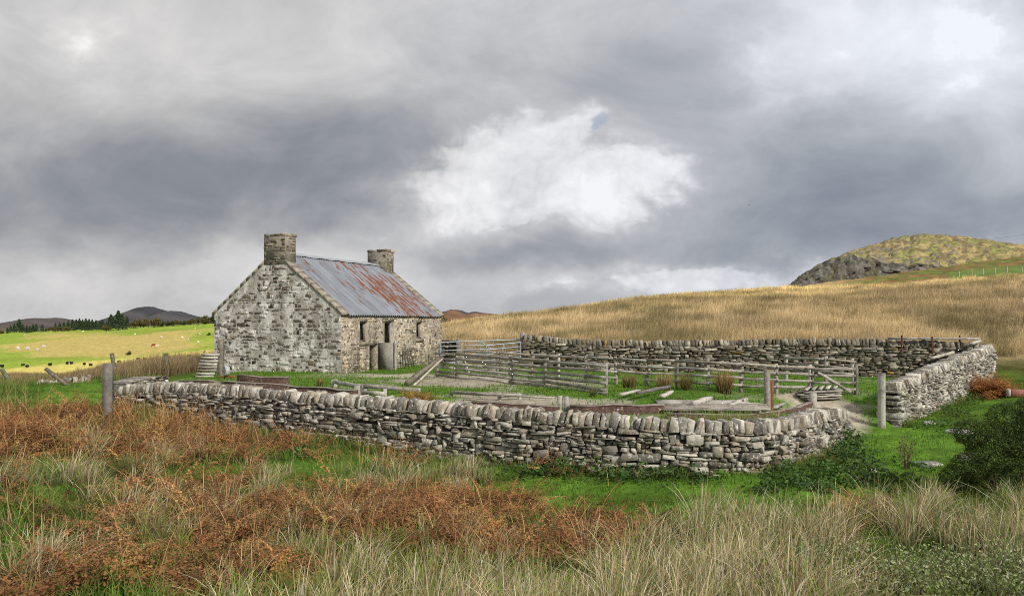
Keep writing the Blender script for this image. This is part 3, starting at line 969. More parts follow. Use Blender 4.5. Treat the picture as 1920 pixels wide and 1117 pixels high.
# broken low rails left of the leaning poles
r0 = G(627, 727)
r = empty('broken_fence', r0); tag(r, 'broken knee-high rail fence below the leaning poles', 'fence')
o0 = np.array(r0)
bp = [G(627, 727), G(683, 741), G(722, 742), G(785, 738)]
for p, h, w in zip(bp, (.27, .33, .2, .16), (.17, .16, .1, .1)):
    mb = MB(); q = np.array(p) - o0; beam(mb, q + (0, 0, -.2), q + (0, 0, h), w, w * .8, wood_col(1.05)); mb.build('post', M_WOOD, r)
for (i, j, z0, z1) in ((0, 1, .2, .24), (1, 3, .28, .12), (1, 2, .08, .06)):
    mb = MB(); q, s_ = np.array(bp[i]) - o0, np.array(bp[j]) - o0; beam(mb, q + (0, -.08, z0), s_ + (0, -.08, z1), .05, .12, wood_col(1.2)); mb.build('rail', M_WOOD, r)
post('concrete_stub', 'rough squat stub next to the broken low rail fence', 671, 741, 722, 12, col=(.3, .28, .24), mat=M_CONC)
r0 = G(846, 744)
r = empty('broken_fence', r0); tag(r, 'low broken rails right of the orange fern clump in the yard', 'fence')
o0 = np.array(r0); bp = [G(846, 744), G(936, 750), G(974, 748)]
for p, h in zip(bp, (.14, .2, .14)):
    mb = MB(); q = np.array(p) - o0; beam(mb, q + (0, 0, -.2), q + (0, 0, h), .1, .09, wood_col(1.2)); mb.build('post', M_WOOD, r)
for (i, j, z0, z1) in ((0, 1, .14, .16), (1, 2, .13, .1)):
    mb = MB(); q, s_ = np.array(bp[i]) - o0, np.array(bp[j]) - o0; beam(mb, q + (0, -.06, z0), s_ + (0, -.06, z1), .04, .09, wood_col(1.1)); mb.build('rail', M_WOOD, r)


# low stained walls of the old dipper
def low_wall(label, pts, h, t, name='low_wall', capw=.03):
    B_ = [G(*p) for p in pts]
    r = empty(name, B_[0]); tag(r, label, 'low wall')
    o0 = np.array(B_[0])
    mb, cb = MB(), MB()
    Q = [np.array(b) - o0 for b in B_]
    # resample
    fine = []
    for a, b in zip(Q[:-1], Q[1:]):
        n = max(2, int(np.linalg.norm(b - a) / .5))
        fine += [a + (b - a) * k / n for k in range(n)]
    fine.append(Q[-1])
    hj = rng.uniform(.82, 1.1, len(fine))

    def strip(m_, z0, z1, tt, col, jit):
        V = []
        for i, q in enumerate(fine):
            d = fine[min(i + 1, len(fine) - 1)] - fine[max(i - 1, 0)]
            d = d / np.linalg.norm(d[:2]); nrm = np.array([-d[1], d[0], 0])
            for (s_, z) in ((-1, z0), (1, z0), (1, z1), (-1, z1)):
                V.append(np.array([q[0], q[1], max(q[2], -9) ]) + nrm * s_ * tt / 2 * rng.uniform(1 - jit, 1 + jit) + (0, 0, z * hj[i]))
        n = len(fine)
        Fc = [[4 * i + k, 4 * i + (k + 1) % 4, 4 * i + 4 + (k + 1) % 4, 4 * i + 4 + k] for i in range(n - 1) for k in range(4)] + [[3, 2, 1, 0], [4 * n - 4, 4 * n - 3, 4 * n - 2, 4 * n - 1]]
        m_.add(np.array(V), np.array(Fc), col)
    strip(mb, -.4, h, t, (.085, .05, .04), .12)
    strip(cb, h + .002, h + capw, t * 1.06, (.24, .205, .18), .16)
    mb.build('brickwork', M_DIP, r); cb.build('capping', M_CONC, r)
    return r


low_wall('long stained brick dipper wall just behind the front wall coping at left', [(335, 728), (430, 732), (560, 741), (668, 749)], .26, .16)
low_wall('short stained brick block on the grass in front of the gable', [(450, 720), (537, 724)], .27, .22)
low_wall('stained brick dipper wall left of the pair of stubs', [(884, 764), (960, 767), (1046, 774)], .15, .16)
low_wall('stained brick dipper wall with beams lying on it right of the pair of stubs', [(1068, 773), (1150, 775), (1244, 773)], .19, .18)
low_wall('curved stained kerb following the inside of the wall bend', [(1250, 784), (1330, 787), (1400, 786), (1455, 779), (1500, 769), (1526, 760)], .11, .14)
plank('plank', 'long pale plank lying along the stained wall left of the pair of stubs', (884, 752), (1040, 762), .12, .04, (.42, .38, .33), lift=.2)
plank('metal_strip', 'pale metal strip lying behind the stained wall near the fern clump', (940, 752), (974, 748), .08, .03, (.5, .53, .56), M_GALV, cat='metal strip', lift=.12)

# things on top of the back wall
plank('timber_rail', 'long grey rail lying along the top of the back wall', (1665, 634, 32.75), (1838, 635, 32.2), .09, .10, (.33, .31, .28), cat='rail')
plank('plank', 'short pale plank across the corner where back and right walls meet', (1819, 645, 31.9), (1838, 639, 32.1), .13, .10, (.5, .47, .42))
plank('plank', 'pale plank propped against the inner face of the back wall', (1745, 672, 31.9), (1787, 660, 32.3), .12, .11, (.52, .49, .43))
for px, t, b, lab in ((1690.5, 628, 660, 'leftmost'), (1748.5, 630, 664, 'middle'), (1799.5, 628, 680, 'rightmost')):
    mb = MB(); d = 32.45
    tube(mb, [(0, 0, 0), (rng.normal(0, .01), 0, (b - t) / F * d)], .035, (.12, .05, .035), 6)
    o = mb.build('iron_rod', M_RUST); o.location = P(px, b, d)
    tag(o, lab + ' of three rusty iron rods standing against the back wall', 'iron rod', 'rusty rods at the back wall')

# slatted hurdle by the gable
base = G(385, 708)
r = empty('slatted_hurdle', base); tag(r, 'grey slatted hurdle leaning beside the left corner of the cottage', 'hurdle')
w = 36 / F * base.y
for i in range(8):
    z = .04 + i * .125
    mb = MB(); beam(mb, (-w / 2 + .02 * i, .035 * i - .03, z), (w / 2 + .012 * i + rng.normal(0, .02), .035 * i - .03, z + rng.normal(0, .01)), .03, .085, wood_col(1.3)); mb.build('slat', M_WOOD, r)
for x in (-.25, .3):
    mb = MB(); beam(mb, (x, 0.01, -.1), (x + .1, .31, 1.08), .06, .05, wood_col(.6)); mb.build('upright', M_WOOD, r)
mb = MB(); beam(mb, (0, 0, -.3), (.02, .02, 1.5), .2, .12, (.19, .17, .14)); o = mb.build('timber_post', M_WOOD); o.location = G(399, 707) + Vector((0, .75, 0))
tag(o, 'dark broad post standing behind the slatted hurdle at the cottage corner', 'post')

# grindstone on a rusty frame
base = G(424, 712)
r = empty('grindstone', base); tag(r, 'grey grindstone wheel on a rusty iron frame near the gable foot', 'grindstone')
mb = MB(); tube(mb, [(-.06, -.05, .33), (.06, .05, .33)], .19, (.36, .36, .37), 20); mb.build('stone_wheel', M_CONC, r)
mb = MB()
tube(mb, [(-.32, 0, .02), (-.3, 0, .10), (.12, 0, .13), (.3, 0, .12), (.34, 0, -.03)], .025, (.24, .075, .03), 6)
tube(mb, [(-.12, .1, .02), (0, .05, .33), (.16, .1, .02)], .022, (.24, .075, .03), 6)
mb.build('frame', M_RUST, r)
mb = MB(); tube(mb, [(-.1, -.09, .33), (.1, .09, .33)], .022, (.2, .07, .03), 6); mb.build('axle', M_RUST, r)


# rocks
def rock(label, px, py, wpx, hpx, bright=1.0, mat=None, rot=0.0, name='rock', tall=.6):
    b = G(px, py); k = b.y / F
    bm_ = bmesh.new(); bmesh.ops.create_icosphere(bm_, subdivisions=3, radius=1)
    V = np.array([v.co[:] for v in bm_.verts]); Fc = np.array([[v.index for v in f.verts] for f in bm_.faces]); bm_.free()
    s = rng.integers(1000)
    nz = fbm(V[:, 0] * 1.3 + s, V[:, 1] * 1.3 + V[:, 2] * 2, s, 3)
    V = V * (0.7 + .6 * nz)[:, None]
    V = np.sign(V) * np.abs(V) ** .8
    V = V * np.array([wpx * k / 2, wpx * k / 2 * tall, hpx * k * .75])
    mb = MB(); mb.add(V @ rz_ax(rot), Fc, np.array([.36, .35, .33]) * bright)
    o = mb.build(name, mat or M_ROCK); o.location = b + Vector((0, 0, hpx * k * .1))
    return tag(o, label, 'rock')


rock('long pale boulder lying on the lawn right of the gateway', 1798, 812, 46, 9, 1.1, rot=-.3)
rock('flat grey stone in the grass at the foot of the tall lichened wall', 1740, 795, 26, 7, .9)
rock('small flat stone in the grass below the lawn edge, upper of two', 1636, 884, 16, 8, 1.0)
rock('small flat stone in the grass below the lawn edge, lower of two', 1611, 899, 14, 8, 1.1)
rock('long grey stone at the lower edge of the lawn', 1740, 872, 52, 9, .5)
rock('grey stone half hidden under the gorse bush', 1815, 862, 40, 16, .7)
rock('rounded white stone at the foot of the dark back wall', 1647, 700, 14, 12, 1.3)
rock('brown upright stone inside the gateway below the back wall', 1707, 704, 18, 22, .5)
rock('pale blocky stone beside the brown upright stone', 1694, 700, 10, 14, 1.2)
rock('big rounded stone at the left end of the front wall', 218, 750, 22, 22, .9)
# tub
b = G(1905, 744); mb = MB()
stone(mb, (0, 0, .14), rz_ax(-.25), np.array([.22, .18, .14]), (.27, .11, .09), .12)
o = mb.build('plastic_tub', M_PLAIN); o.location = b
tag(o, 'faded red tub with a pale end lying in grass at the right edge', 'tub')
mb = MB(); stone(mb, (-.235, .06, .14), rz_ax(-.25), np.array([.05, .16, .13]), (.55, .52, .47), .08); q = mb.build('lid', M_PLAIN, o)

# ------------------------------------------------------------------ ground sheet
na, nr = 560, 640
ang = np.radians(np.linspace(-62, 62, na)); rad = np.geomspace(1.2, 4600, nr)
A_, R_ = np.meshgrid(ang, rad)
gx, gy = (R_ * np.sin(A_)).ravel(), (R_ * np.cos(A_)).ravel()
gzv = ground(gx, gy)
LAWN = [(1300, 930, 330, 60, 1.2), (1700, 840, 130, 70, 1.4), (1050, 930, 160, 40, 1.1), (140, 745, 80, 40, 1.2), (960, 880, 200, 18, .7), (1500, 940, 200, 50, 1.1), (100, 920, 70, 40, .5), (1860, 760, 80, 50, .8), (600, 880, 120, 25, .7), (440, 890, 80, 25, .7), (240, 970, 60, 30, .7), (60, 1040, 60, 40, .8)]
u = gx / np.maximum(gy, .5); ppx = CX + F * u; ppy = HZ + (E - gzv) / np.maximum(gy, .5) * F


def mixc(a, b, t):
    return a * (1 - t[:, None]) + np.asarray(b) * t[:, None]


c = np.tile(np.array([.060, .105, .016]), (len(gx), 1))
n1 = fbm(gx * .35, gy * .35, 41, 4); n2 = fbm(gx * 1.7, gy * 1.7, 43, 3)
c = mixc(c, (.085, .06, .025), sstep(.45, .62, n1) * .75)
lawnw = np.maximum.reduce([wt * np.exp(-((ppx - a) / rx) ** 2 - ((ppy - b) / ry) ** 2) for a, b, rx, ry, wt in LAWN]) * (gy < 40)
c = mixc(c, (.085, .165, .02), np.clip(lawnw * 1.2, 0, 1) * sstep(.25, .5, n1 + .2))
c = c * (.45 + 1.1 * n2)[:, None]
sdv = np.full(len(gx), -99.0); nearm = (gy > 12) & (gy < 42) & (np.abs(gx) < 30)
sdv[nearm] = poly_sd(gx[nearm], gy[nearm], YARD)
inyard = sstep(-.2, .3, sdv)
yc = np.tile(np.array([.08, .165, .02]), (len(gx), 1))
grav = sstep(.53, .60, fbm(gx * .42 + 5, gy * .6, 47, 4))
pathw = np.exp(-((gx + 1.5) / 4.5) ** 2 - ((gy - 26.0) / 2.6) ** 2) + np.exp(-((gx - 9.6) / 1.5) ** 2 - ((gy - 22.6) / 3.2) ** 2) * .9 + .8 * np.exp(-((gx + 5.0) / 2.2) ** 2 - ((gy - 29.3) / 1.0) ** 2) + .6 * np.exp(-((gx - .5) / 4) ** 2 - ((gy - 20) / 2.5) ** 2)
grav = np.clip(grav * (.15 + 1.1 * pathw) + sstep(.35, .7, pathw * (n2 + .45)), 0, 1) * .95
yc = mixc(yc, (.34, .30, .24), grav)
c = c * (1 - inyard[:, None]) + yc * inyard[:, None]
GRAVEL = grav
# rushy hill behind the yard
hill = sstep(33, 38, gy) * sstep(-.14, -.08, u) * (1 - inyard)
tan = mixc(np.tile(np.array([.42, .32, .175]), (len(gx), 1)), (.55, .42, .20), sstep(60, 120, gy))  # brighter gold with distance: sunlight on the upper slope put into the colour
tan = tan * (.7 + .6 * fbm(gx * .25, gy * .25, 51, 4))[:, None]
c = c * (1 - hill[:, None]) + tan * hill[:, None]
strip = sstep(122, 128, gy + 14 * (fbm(gx * .06, gy * .06, 53, 3) - .5)) * sstep(.36, .5, u)
bcn = fbm(gx * .7, gy * .5, 56, 3)
bc = mixc(np.tile(np.array([.22, .13, .055]), (len(gx), 1)), (.13, .15, .04), sstep(.42, .6, fbm(gx * .3, gy * .22, 55, 4)))
bc = bc * (.4 + 1.2 * bcn)[:, None]
c = c * (1 - strip[:, None]) + bc * strip[:, None]
gs = sstep(.57, .60, u) * sstep(116, 120, gy) * sstep(150, 140, gy)
c = mixc(c, (.125, .175, .045), gs)
# the valley fields at left, base colours kept bright to paint in sunlight
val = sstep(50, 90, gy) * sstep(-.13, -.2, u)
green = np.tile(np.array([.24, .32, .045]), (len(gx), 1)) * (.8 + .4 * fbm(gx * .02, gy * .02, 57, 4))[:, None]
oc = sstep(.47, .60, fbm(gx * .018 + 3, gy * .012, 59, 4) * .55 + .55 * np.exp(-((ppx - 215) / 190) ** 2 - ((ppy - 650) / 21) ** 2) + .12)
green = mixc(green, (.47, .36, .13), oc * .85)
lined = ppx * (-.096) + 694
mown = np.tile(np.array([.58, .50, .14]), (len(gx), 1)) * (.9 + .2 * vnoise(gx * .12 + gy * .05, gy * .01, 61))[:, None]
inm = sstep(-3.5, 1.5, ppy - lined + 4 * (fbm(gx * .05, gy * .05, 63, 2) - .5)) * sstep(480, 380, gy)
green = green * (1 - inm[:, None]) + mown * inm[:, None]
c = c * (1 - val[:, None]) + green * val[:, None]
far = sstep(640, 760, gy)
c = mixc(c, (.12, .11, .075), far)
mb = MB()
V = np.stack([gx, gy, gzv], 1)
i, j = np.meshgrid(np.arange(nr - 1), np.arange(na - 1), indexing='ij')
q0 = (i * na + j).ravel()
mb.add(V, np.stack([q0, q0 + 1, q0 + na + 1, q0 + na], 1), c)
m, nt, N, L, B = new_mat('moor_ground')
co = ncoord(nt)
col = scale_col(nt, nattr(nt), nrange(nt, nnoise(nt, co, 5, 6, .7), .25, .75, .55, 1.45, False))
col = scale_col(nt, col, nrange(nt, nnoise(nt, co, .35, 5, .7), .3, .7, .75, 1.25, False))
L.new(col, B.inputs['Base Color']); B.inputs['Roughness'].default_value = 1; B.inputs['Specular IOR Level'].default_value = .05
L.new(nbump(nt, nnoise(nt, co, 14, 5, .7), .6, .05), B.inputs['Normal'])
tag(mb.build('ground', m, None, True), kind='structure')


# ------------------------------------------------------------------ hills
def ridge(name, prof, d0, depth, base_py, colfn, mat, nx=160, ny=60, rough=.1, label=None):
    """a hill whose skyline follows the rows of prof at depth d0"""
    px = np.linspace(prof[0][0], prof[-1][0], nx)
    top = np.interp(px, [p[0] for p in prof], [p[1] for p in prof])
    V = np.zeros((ny, nx, 3))
    for k in range(ny):
        t = k / (ny - 1) * 2 - 1                      # -1 near foot, 0 crest, 1 far foot
        s = 1 - abs(t) ** 1.6
        d = d0 + depth * t
        zt = (HZ - top) / F * d0; zb = (HZ - base_py) / F * d0
        nz = (fbm(px * .06, np.full(nx, t * 6), 71, 5) - .5) * rough * (zt - zb + 20) * (1 if abs(t) > .05 else .25)
        x = (px - CX) / F * d0 * (d / d0) ** .3
        V[k] = np.stack([x, np.full(nx, d), E + zb + (zt - zb) * s + nz * s], 1)
    V = V.reshape(-1, 3)
    mb = MB()
    i, j = np.meshgrid(np.arange(ny - 1), np.arange(nx - 1), indexing='ij'); q = (i * nx + j).ravel()
    mb.add(V, np.stack([q, q + 1, q + nx + 1, q + nx], 1), colfn(V))
    return tag(mb.build(name, mat, None, True), kind='structure')


M_HILL = mat_attr('heather_hill', 1.0, .4, .02, 0, 0, (.20, .20, .21), .60, .68)


def heather(base, alt):
    def f(V):
        t = sstep(.42, .62, fbm(V[:, 0] * .012, V[:, 1] * .006, 73, 5))
        return mixc(np.tile(np.array(base), (len(V), 1)), alt, t)
    return f


ridge('distant_hill', [(225, 607), (236, 597), (250, 588), (262, 581), (270, 578), (276, 575.5), (279, 574), (282, 576.5), (295, 579), (304, 584), (312, 592), (318, 596), (323, 600)], 1500, 260, 612, heather((.035, .036, .042), (.06, .056, .058)), M_HILL)
ridge('distant_hill', [(296, 604), (308, 593), (314, 586), (321, 582.5), (332, 583), (345, 587), (360, 591), (372, 596), (392, 604), (410, 610)], 1480, 220, 612, heather((.035, .036, .042), (.06, .056, .058)), M_HILL)
ridge('distant_hill', [(8, 616), (25, 606), (40, 603), (58, 598), (75, 596), (90, 597), (104, 595), (118, 598), (130, 601), (142, 606), (160, 612)], 1700, 260, 618, heather((.045, .043, .048), (.075, .06, .055)), M_HILL)
ridge('distant_hill', [(740, 600), (780, 590), (815, 588), (835, 583), (848, 580), (862, 582), (878, 587), (892, 584), (905, 586), (925, 589), (945, 591), (975, 594), (990, 598), (1010, 603)], 1300, 260, 620, heather((.06, .048, .05), (.17, .09, .045)), M_HILL, rough=.14)

# the rocky knoll at right, crag on its left and front
prof = [(1440, 562), (1458, 552), (1473, 540), (1490, 526), (1523, 505), (1547, 491), (1590, 475), (1640, 458), (1673, 447), (1700, 441.5), (1723, 440), (1800, 442), (1857, 451), (1920, 460), (1990, 478), (2080, 505), (2200, 540)]
cliff = [(1440, 562), (1473, 540), (1523, 505), (1547, 491), (1583, 482), (1620, 483), (1673, 491), (1747, 497), (1790, 505), (1830, 512), (1900, 520), (2200, 545)]
nx, ny = 420, 190
px = np.linspace(1440, 2200, nx)
tp = np.interp(px, *zip(*prof)) + (fbm(px * .12, px * 0, 81, 4) - .5) * 5; cl = np.interp(px, *zip(*cliff)) + (fbm(px * .06, px * 0, 83, 4) - .5) * 14
cl = np.where(px < 1562, tp + .2, np.maximum(cl, tp + .3))
foot = np.interp(px, [1440, 1500, 1640, 1760, 1900, 2200], [556, 548, 545, 540, 535, 556])
D0, D1, D2 = 232, 243, 330
V = np.zeros((ny, nx, 3)); CC = np.zeros((ny, nx, 3)); kc = 75
for k in range(ny):
    if k <= kc:
        t = k / kc
        d = D0 + (D1 - D0) * t
        py = foot * (1 - t) + cl * t
        z = (HZ - py) / F * d
    elif k <= 160:
        t = (k - kc) / (160 - kc)
        d = D1 + (D2 - D1) * t
        zc, zt = (HZ - cl) / F * D1, (HZ - tp) / F * D2
        z = zc + (zt - zc) * (1 - (1 - t) ** 1.25) if True else 0
        lim = (HZ - tp) / F * d
        z = np.minimum(z, lim)
    else:
        t = (k - 160) / (ny - 161)
        d = D2 + 120 * t
        z = (HZ - tp) / F * D2 * (1 - t ** 1.5) - 6 * t
    x = (px - CX) / F * (D1 + (d - D1) * .25)
    if k > kc: x = (px - CX) / F * d
    else: x = (px - CX) / F * d
    amp = (1.7 if k <= kc else 1.0) * min(1, k / 8)
    nn = fbm(px * .09 + 3, np.full(nx, k * .07), 85, 5) - .5
    n3 = fbm(px * .35, np.full(nx, k * .1), 87, 3) - .5
    rk = sstep(.60, .70, fbm(px * .10 + 9, np.full(nx, k * .30), 99, 4)) * (1 if k > kc else 0) * (1 if k < 150 else 0)
    V[k] = np.stack([x + n3 * amp * .8, d + nn * amp * 3.2 - rk * 1.2, E + z + (nn + .6 * n3) * amp * .7 + rk * .5], 1)
    g1 = fbm(px * .04, np.full(nx, k * .10), 91, 5); g2 = fbm(px * .11, np.full(nx, k * .32), 93, 5)
    gold = mixc(np.tile(np.array([.31, .25, .105]), (nx, 1)), (.17, .19, .05), sstep(.46, .62, g1) * .75)
    gold = mixc(gold, (.13, .085, .05), sstep(.47, .62, g2) * .75)
    rockc = mixc(np.tile(np.array([.075, .07, .06]), (nx, 1)), (.15, .14, .12), sstep(.42, .66, fbm(px * .3, np.full(nx, k * .10), 95, 5)))  # crag rock darkened in its colour to paint the shaded face
    rockc = mixc(rockc, (.085, .08, .03), sstep(.53, .64, fbm(px * .09, np.full(nx, k * .05), 97, 3)) * .5)
    outc = sstep(.64, .70, fbm(px * .10 + 9, np.full(nx, k * .30), 99, 4)) * (.3 + .7 * sstep(1950, 1650, px))
    if k <= kc:
        wgt = np.where(px > 1760, sstep(1760, 1830, px), 0)
        CC[k] = rockc * (1 - wgt[:, None]) + gold * wgt[:, None]
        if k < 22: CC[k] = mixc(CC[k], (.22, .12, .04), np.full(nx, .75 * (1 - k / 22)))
    else:
        CC[k] = mixc(gold, (.15, .14, .125), outc * .95)
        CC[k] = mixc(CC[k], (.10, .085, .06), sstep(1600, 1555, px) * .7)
        if k < kc + 10: CC[k] = mixc(CC[k], (.18, .16, .12), sstep(.5, .6, g2) * .8)
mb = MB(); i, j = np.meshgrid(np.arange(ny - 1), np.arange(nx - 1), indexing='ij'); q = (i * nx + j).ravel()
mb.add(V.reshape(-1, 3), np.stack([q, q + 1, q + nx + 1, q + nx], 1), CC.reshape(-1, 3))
M_KNOLL = mat_attr('rocky_knoll', 1.0, .55, .5, 0, .7)
tag(mb.build('rocky_hill', M_KNOLL, None, False), kind='structure')
KNOLL = V.reshape(-1, 3)

# ------------------------------------------------------------------ vegetation builders
def ribbons(mb, base, hgt, lean, az, wid, c0, c1, seg=3, droop=.0, waz=None):
    n = len(base)
    t = np.linspace(0, 1, seg + 1)
    lv = np.stack([np.cos(az), np.sin(az), np.zeros(n)], 1)
    if waz is None: waz = rng.uniform(0, math.pi, n)
    wv = np.stack([np.cos(waz), np.sin(waz), np.zeros(n)], 1)
    V = np.zeros((n, seg + 1, 2, 3)); C = np.zeros((n, seg + 1, 2, 3))
    for k, tt in enumerate(t):
        up = hgt * (tt - lean * .35 * tt ** 2 - droop * tt ** 3)
        p = base + lv * (hgt * lean * tt ** 1.7)[:, None]; p[:, 2] += up
        w = wid * (1 - tt) ** .6 * .5 + .0006
        V[:, k, 0] = p - wv * w[:, None]; V[:, k, 1] = p + wv * w[:, None]
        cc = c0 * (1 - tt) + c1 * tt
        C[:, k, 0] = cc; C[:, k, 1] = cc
    i = np.arange(n)[:, None] * (seg + 1) * 2 + np.arange(seg)[None, :] * 2
    i = i.ravel()
    mb.add(V.reshape(-1, 3), np.stack([i, i + 1, i + 3, i + 2], 1), C.reshape(-1, 3))


def pick(pal, n, var=.25):
    p = np.array(pal)[rng.integers(len(pal), size=n)]
    return p * rng.uniform(1 - var, 1 + var, (n, 1))


def blobs(px, py, L_):
    v = np.zeros(len(px))
    for cx_, cy_, rx, ry, w in L_:
        v = np.maximum(v, w * np.exp(-((px - cx_) / rx) ** 2 - ((py - cy_) / ry) ** 2))
    return v


def fronds(mb, base, length, az, elev, pal_leaf, pal_stem, J=11, K=4, curl=.35, wmul=1.0, tone=None):
    """ferns: an arching stalk with J pairs of side leaves, each made of K small leaflets"""
    n = len(base)
    lv = np.stack([np.cos(az), np.sin(az), np.zeros(n)], 1); sv = np.stack([-np.sin(az), np.cos(az), np.zeros(n)], 1)

    def stem(t):                                       # t (…) along the stalk
        e = elev - 1.35 * t * curl * 2
        h = length * t
        return base[:, None, :] * 0 if False else (h * np.cos(elev - curl * t), h * np.sin(elev - curl * t * 1.3))
    t_st = np.linspace(0, 1, 6)
    V = np.zeros((n, 6, 2, 3)); cst = pick(pal_stem, n)
    for k, t in enumerate(t_st):
        a, b = stem(t)
        p = base + lv * a[:, None]; p[:, 2] += b
        w = .006 * (1 - .7 * t)
        V[:, k, 0] = p - sv * w; V[:, k, 1] = p + sv * w
    i = (np.arange(n)[:, None] * 12 + np.arange(5)[None, :] * 2).ravel()
    mb.add(V.reshape(-1, 3), np.stack([i, i + 1, i + 3, i + 2], 1), np.repeat(cst, 12, 0))
    cl = pick(pal_leaf, n) * (1 if tone is None else tone[:, None])
    tj = np.linspace(.30, .97, J)
    VV = np.zeros((n, J, 2, K, 4, 3)); CC_ = np.zeros((n, J, 2, K, 4, 3))
    for j, t in enumerate(tj):
        a, b = stem(t)
        o = base + lv * a[:, None]; o[:, 2] += b
        pl = length * .42 * (1 - t) ** .75 * wmul + .03
        for s, sg in enumerate((-1, 1)):
            fw_ = rng.uniform(.1, .6, n); dr = rng.normal(-.22, .2, n)
            d = sv * sg * 1.0 + lv * fw_[:, None]; d[:, 2] += dr
            d /= np.linalg.norm(d, axis=1)[:, None]
            for k in range(K):
                q0 = (k + .1) / K; q1 = (k + 1.0) / K
                sag = np.zeros((n, 3)); sag[:, 2] = -(q0 ** 2) * .3 * pl * rng.uniform(0, 2, n)
                pw = pl * .088 * (1.2 - q0)
                jit = rng.normal(0, 1, (n, 3)) * (pl * .05)[:, None]
                side = np.cross(d, np.array([0, 0, 1.0])) + rng.normal(0, .5, (n, 3))
                side /= np.linalg.norm(side, axis=1)[:, None]
                c0_ = o + d * (pl * q0)[:, None] + sag; c1_ = o + d * (pl * q1)[:, None] + sag + jit
                mid = (c0_ + c1_) / 2
                VV[:, j, s, k, 0] = c0_; VV[:, j, s, k, 1] = mid - side * pw[:, None]; VV[:, j, s, k, 2] = c1_; VV[:, j, s, k, 3] = mid + side * pw[:, None]
                CC_[:, j, s, k] = (cl * rng.uniform(.82, 1.18, (n, 1)))[:, None, :]
    m_ = n * J * 2 * K
    q = (np.arange(m_) * 4)[:, None] + np.arange(4)[None, :]
    mb.add(VV.reshape(-1, 3), q, CC_.reshape(-1, 3))


def scatter(n, u0, u1, d0, d1, power=0.0):
    d = d0 + (d1 - d0) * rng.random(n) ** (1 / (1 + power)); uu = rng.uniform(u0, u1, n)
    x = uu * d; z = ground(x, d)
    return x, d, z, CX + F * uu, HZ + (E - z) / d * F


BR_PAL = [(.31, .145, .06), (.23, .10, .043), (.36, .175, .07), (.17, .078, .036), (.38, .215, .085), (.30, .14, .06), (.25, .11, .047), (.34, .175, .075), (.27, .14, .065), (.36, .26, .09)]
BR_STEM = [(.46, .27, .11), (.38, .2, .08), (.54, .37, .18)]
RU_TIP = [(.80, .67, .45), (.66, .53, .32), (.92, .83, .64), (.50, .43, .22), (.48, .32, .17), (.34, .32, .13)]
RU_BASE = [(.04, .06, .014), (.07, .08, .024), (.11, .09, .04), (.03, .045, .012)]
GR_TIP = [(.165, .33, .03), (.12, .27, .024), (.22, .38, .045), (.09, .20, .02), (.065, .15, .016)]
GR_BASE = [(.04, .09, .01), (.03, .065, .008)]

B_BLOBS = [(90, 830, 230, 75, 1.1), (60, 990, 130, 120, .75), (330, 835, 130, 45, 1.2), (520, 848, 180, 22, .6), (760, 880, 130, 18, .55), (260, 960, 160, 80, .75), (440, 1000, 140, 95, 1.05), (620, 970, 150, 60, .9),
           (480, 1090, 220, 60, .75), (800, 985, 190, 60, 1.25), (930, 1035, 130, 50, 1.15), (1110, 1030, 120, 50, 1.25), (1230, 1000, 60, 30, .6), (980, 965, 50, 35, .6), (1640, 975, 70, 22, .8), (1590, 1030, 45, 30, .7), (20, 1130, 200, 60, .7), (250, 1080, 160, 60, .6),
           (700, 1010, 120, 60, .7), (1210, 1010, 50, 40, .6), (1040, 890, 70, 14, .7)]
R_BLOBS = [(380, 985, 480, 130, .43), (300, 850, 260, 50, .40), (1000, 1225, 540, 105, 1.3), (1420, 1170, 260, 130, 1.25), (700, 1130, 180, 60, .8), (1780, 1030, 130, 40, .8), (1380, 1050, 130, 80, .95), (1880, 1060, 120, 110, .9), (1760, 985, 160, 40, .65), (690, 915, 90, 30, .75), (530, 915, 50, 30, .7), (850, 905, 60, 25, .7),
           (15, 930, 50, 40, .75), (330, 925, 45, 30, .65), (160, 990, 40, 30, .45), (300, 1060, 60, 30, .5), (560, 1010, 50, 30, .5), (60, 1100, 80, 30, .5), (430, 1110, 80, 30, .55), (850, 1080, 160, 60, .7), (1180, 1060, 110, 50, .6), (880, 900, 50, 25, .5), (150, 900, 60, 30, .5), (600, 1060, 60, 40, .5), (1250, 1120, 200, 70, 1.0), (420, 900, 60, 30, .4), (1560, 1040, 140, 50, .8), (1450, 990, 50, 30, .5)]

# bracken: one uncountable bed
x, d, z, px, py = scatter(6500, -.78, .76, 5.5, 24.5)
w = blobs(px, py, B_BLOBS) * (.05 + 1.9 * fbm(x * 1.1, d * 1.1, 101, 3))
sd = poly_sd(x, d, YARD)
keep = (rng.random(len(x)) < (w - .37) * 1.25) & (sd < -.35)
x, d, z, px = x[keep], d[keep], z[keep], px[keep]; n0 = len(x)
mb = MB()
cnt = rng.integers(3, 9, n0); n = int(cnt.sum()); ii = np.repeat(np.arange(n0), cnt)
size = rng.uniform(.7, 1.25, n0)[ii]; tone = rng.choice([.6, .85, 1.05, 1.3], n0)[ii]
ln = rng.uniform(.42, .82, n) * size * np.interp(d[ii], [6, 12, 22], [.9, 1.0, 1.15])
bx = x[ii] + rng.normal(0, .09, n); by = d[ii] + rng.normal(0, .09, n)
fronds(mb, np.stack([bx, by, z[ii] - .03], 1), ln, rng.uniform(0, 6.283, n), rng.uniform(.35, 1.42, n), BR_PAL, BR_STEM, 15, 5, tone=tone)
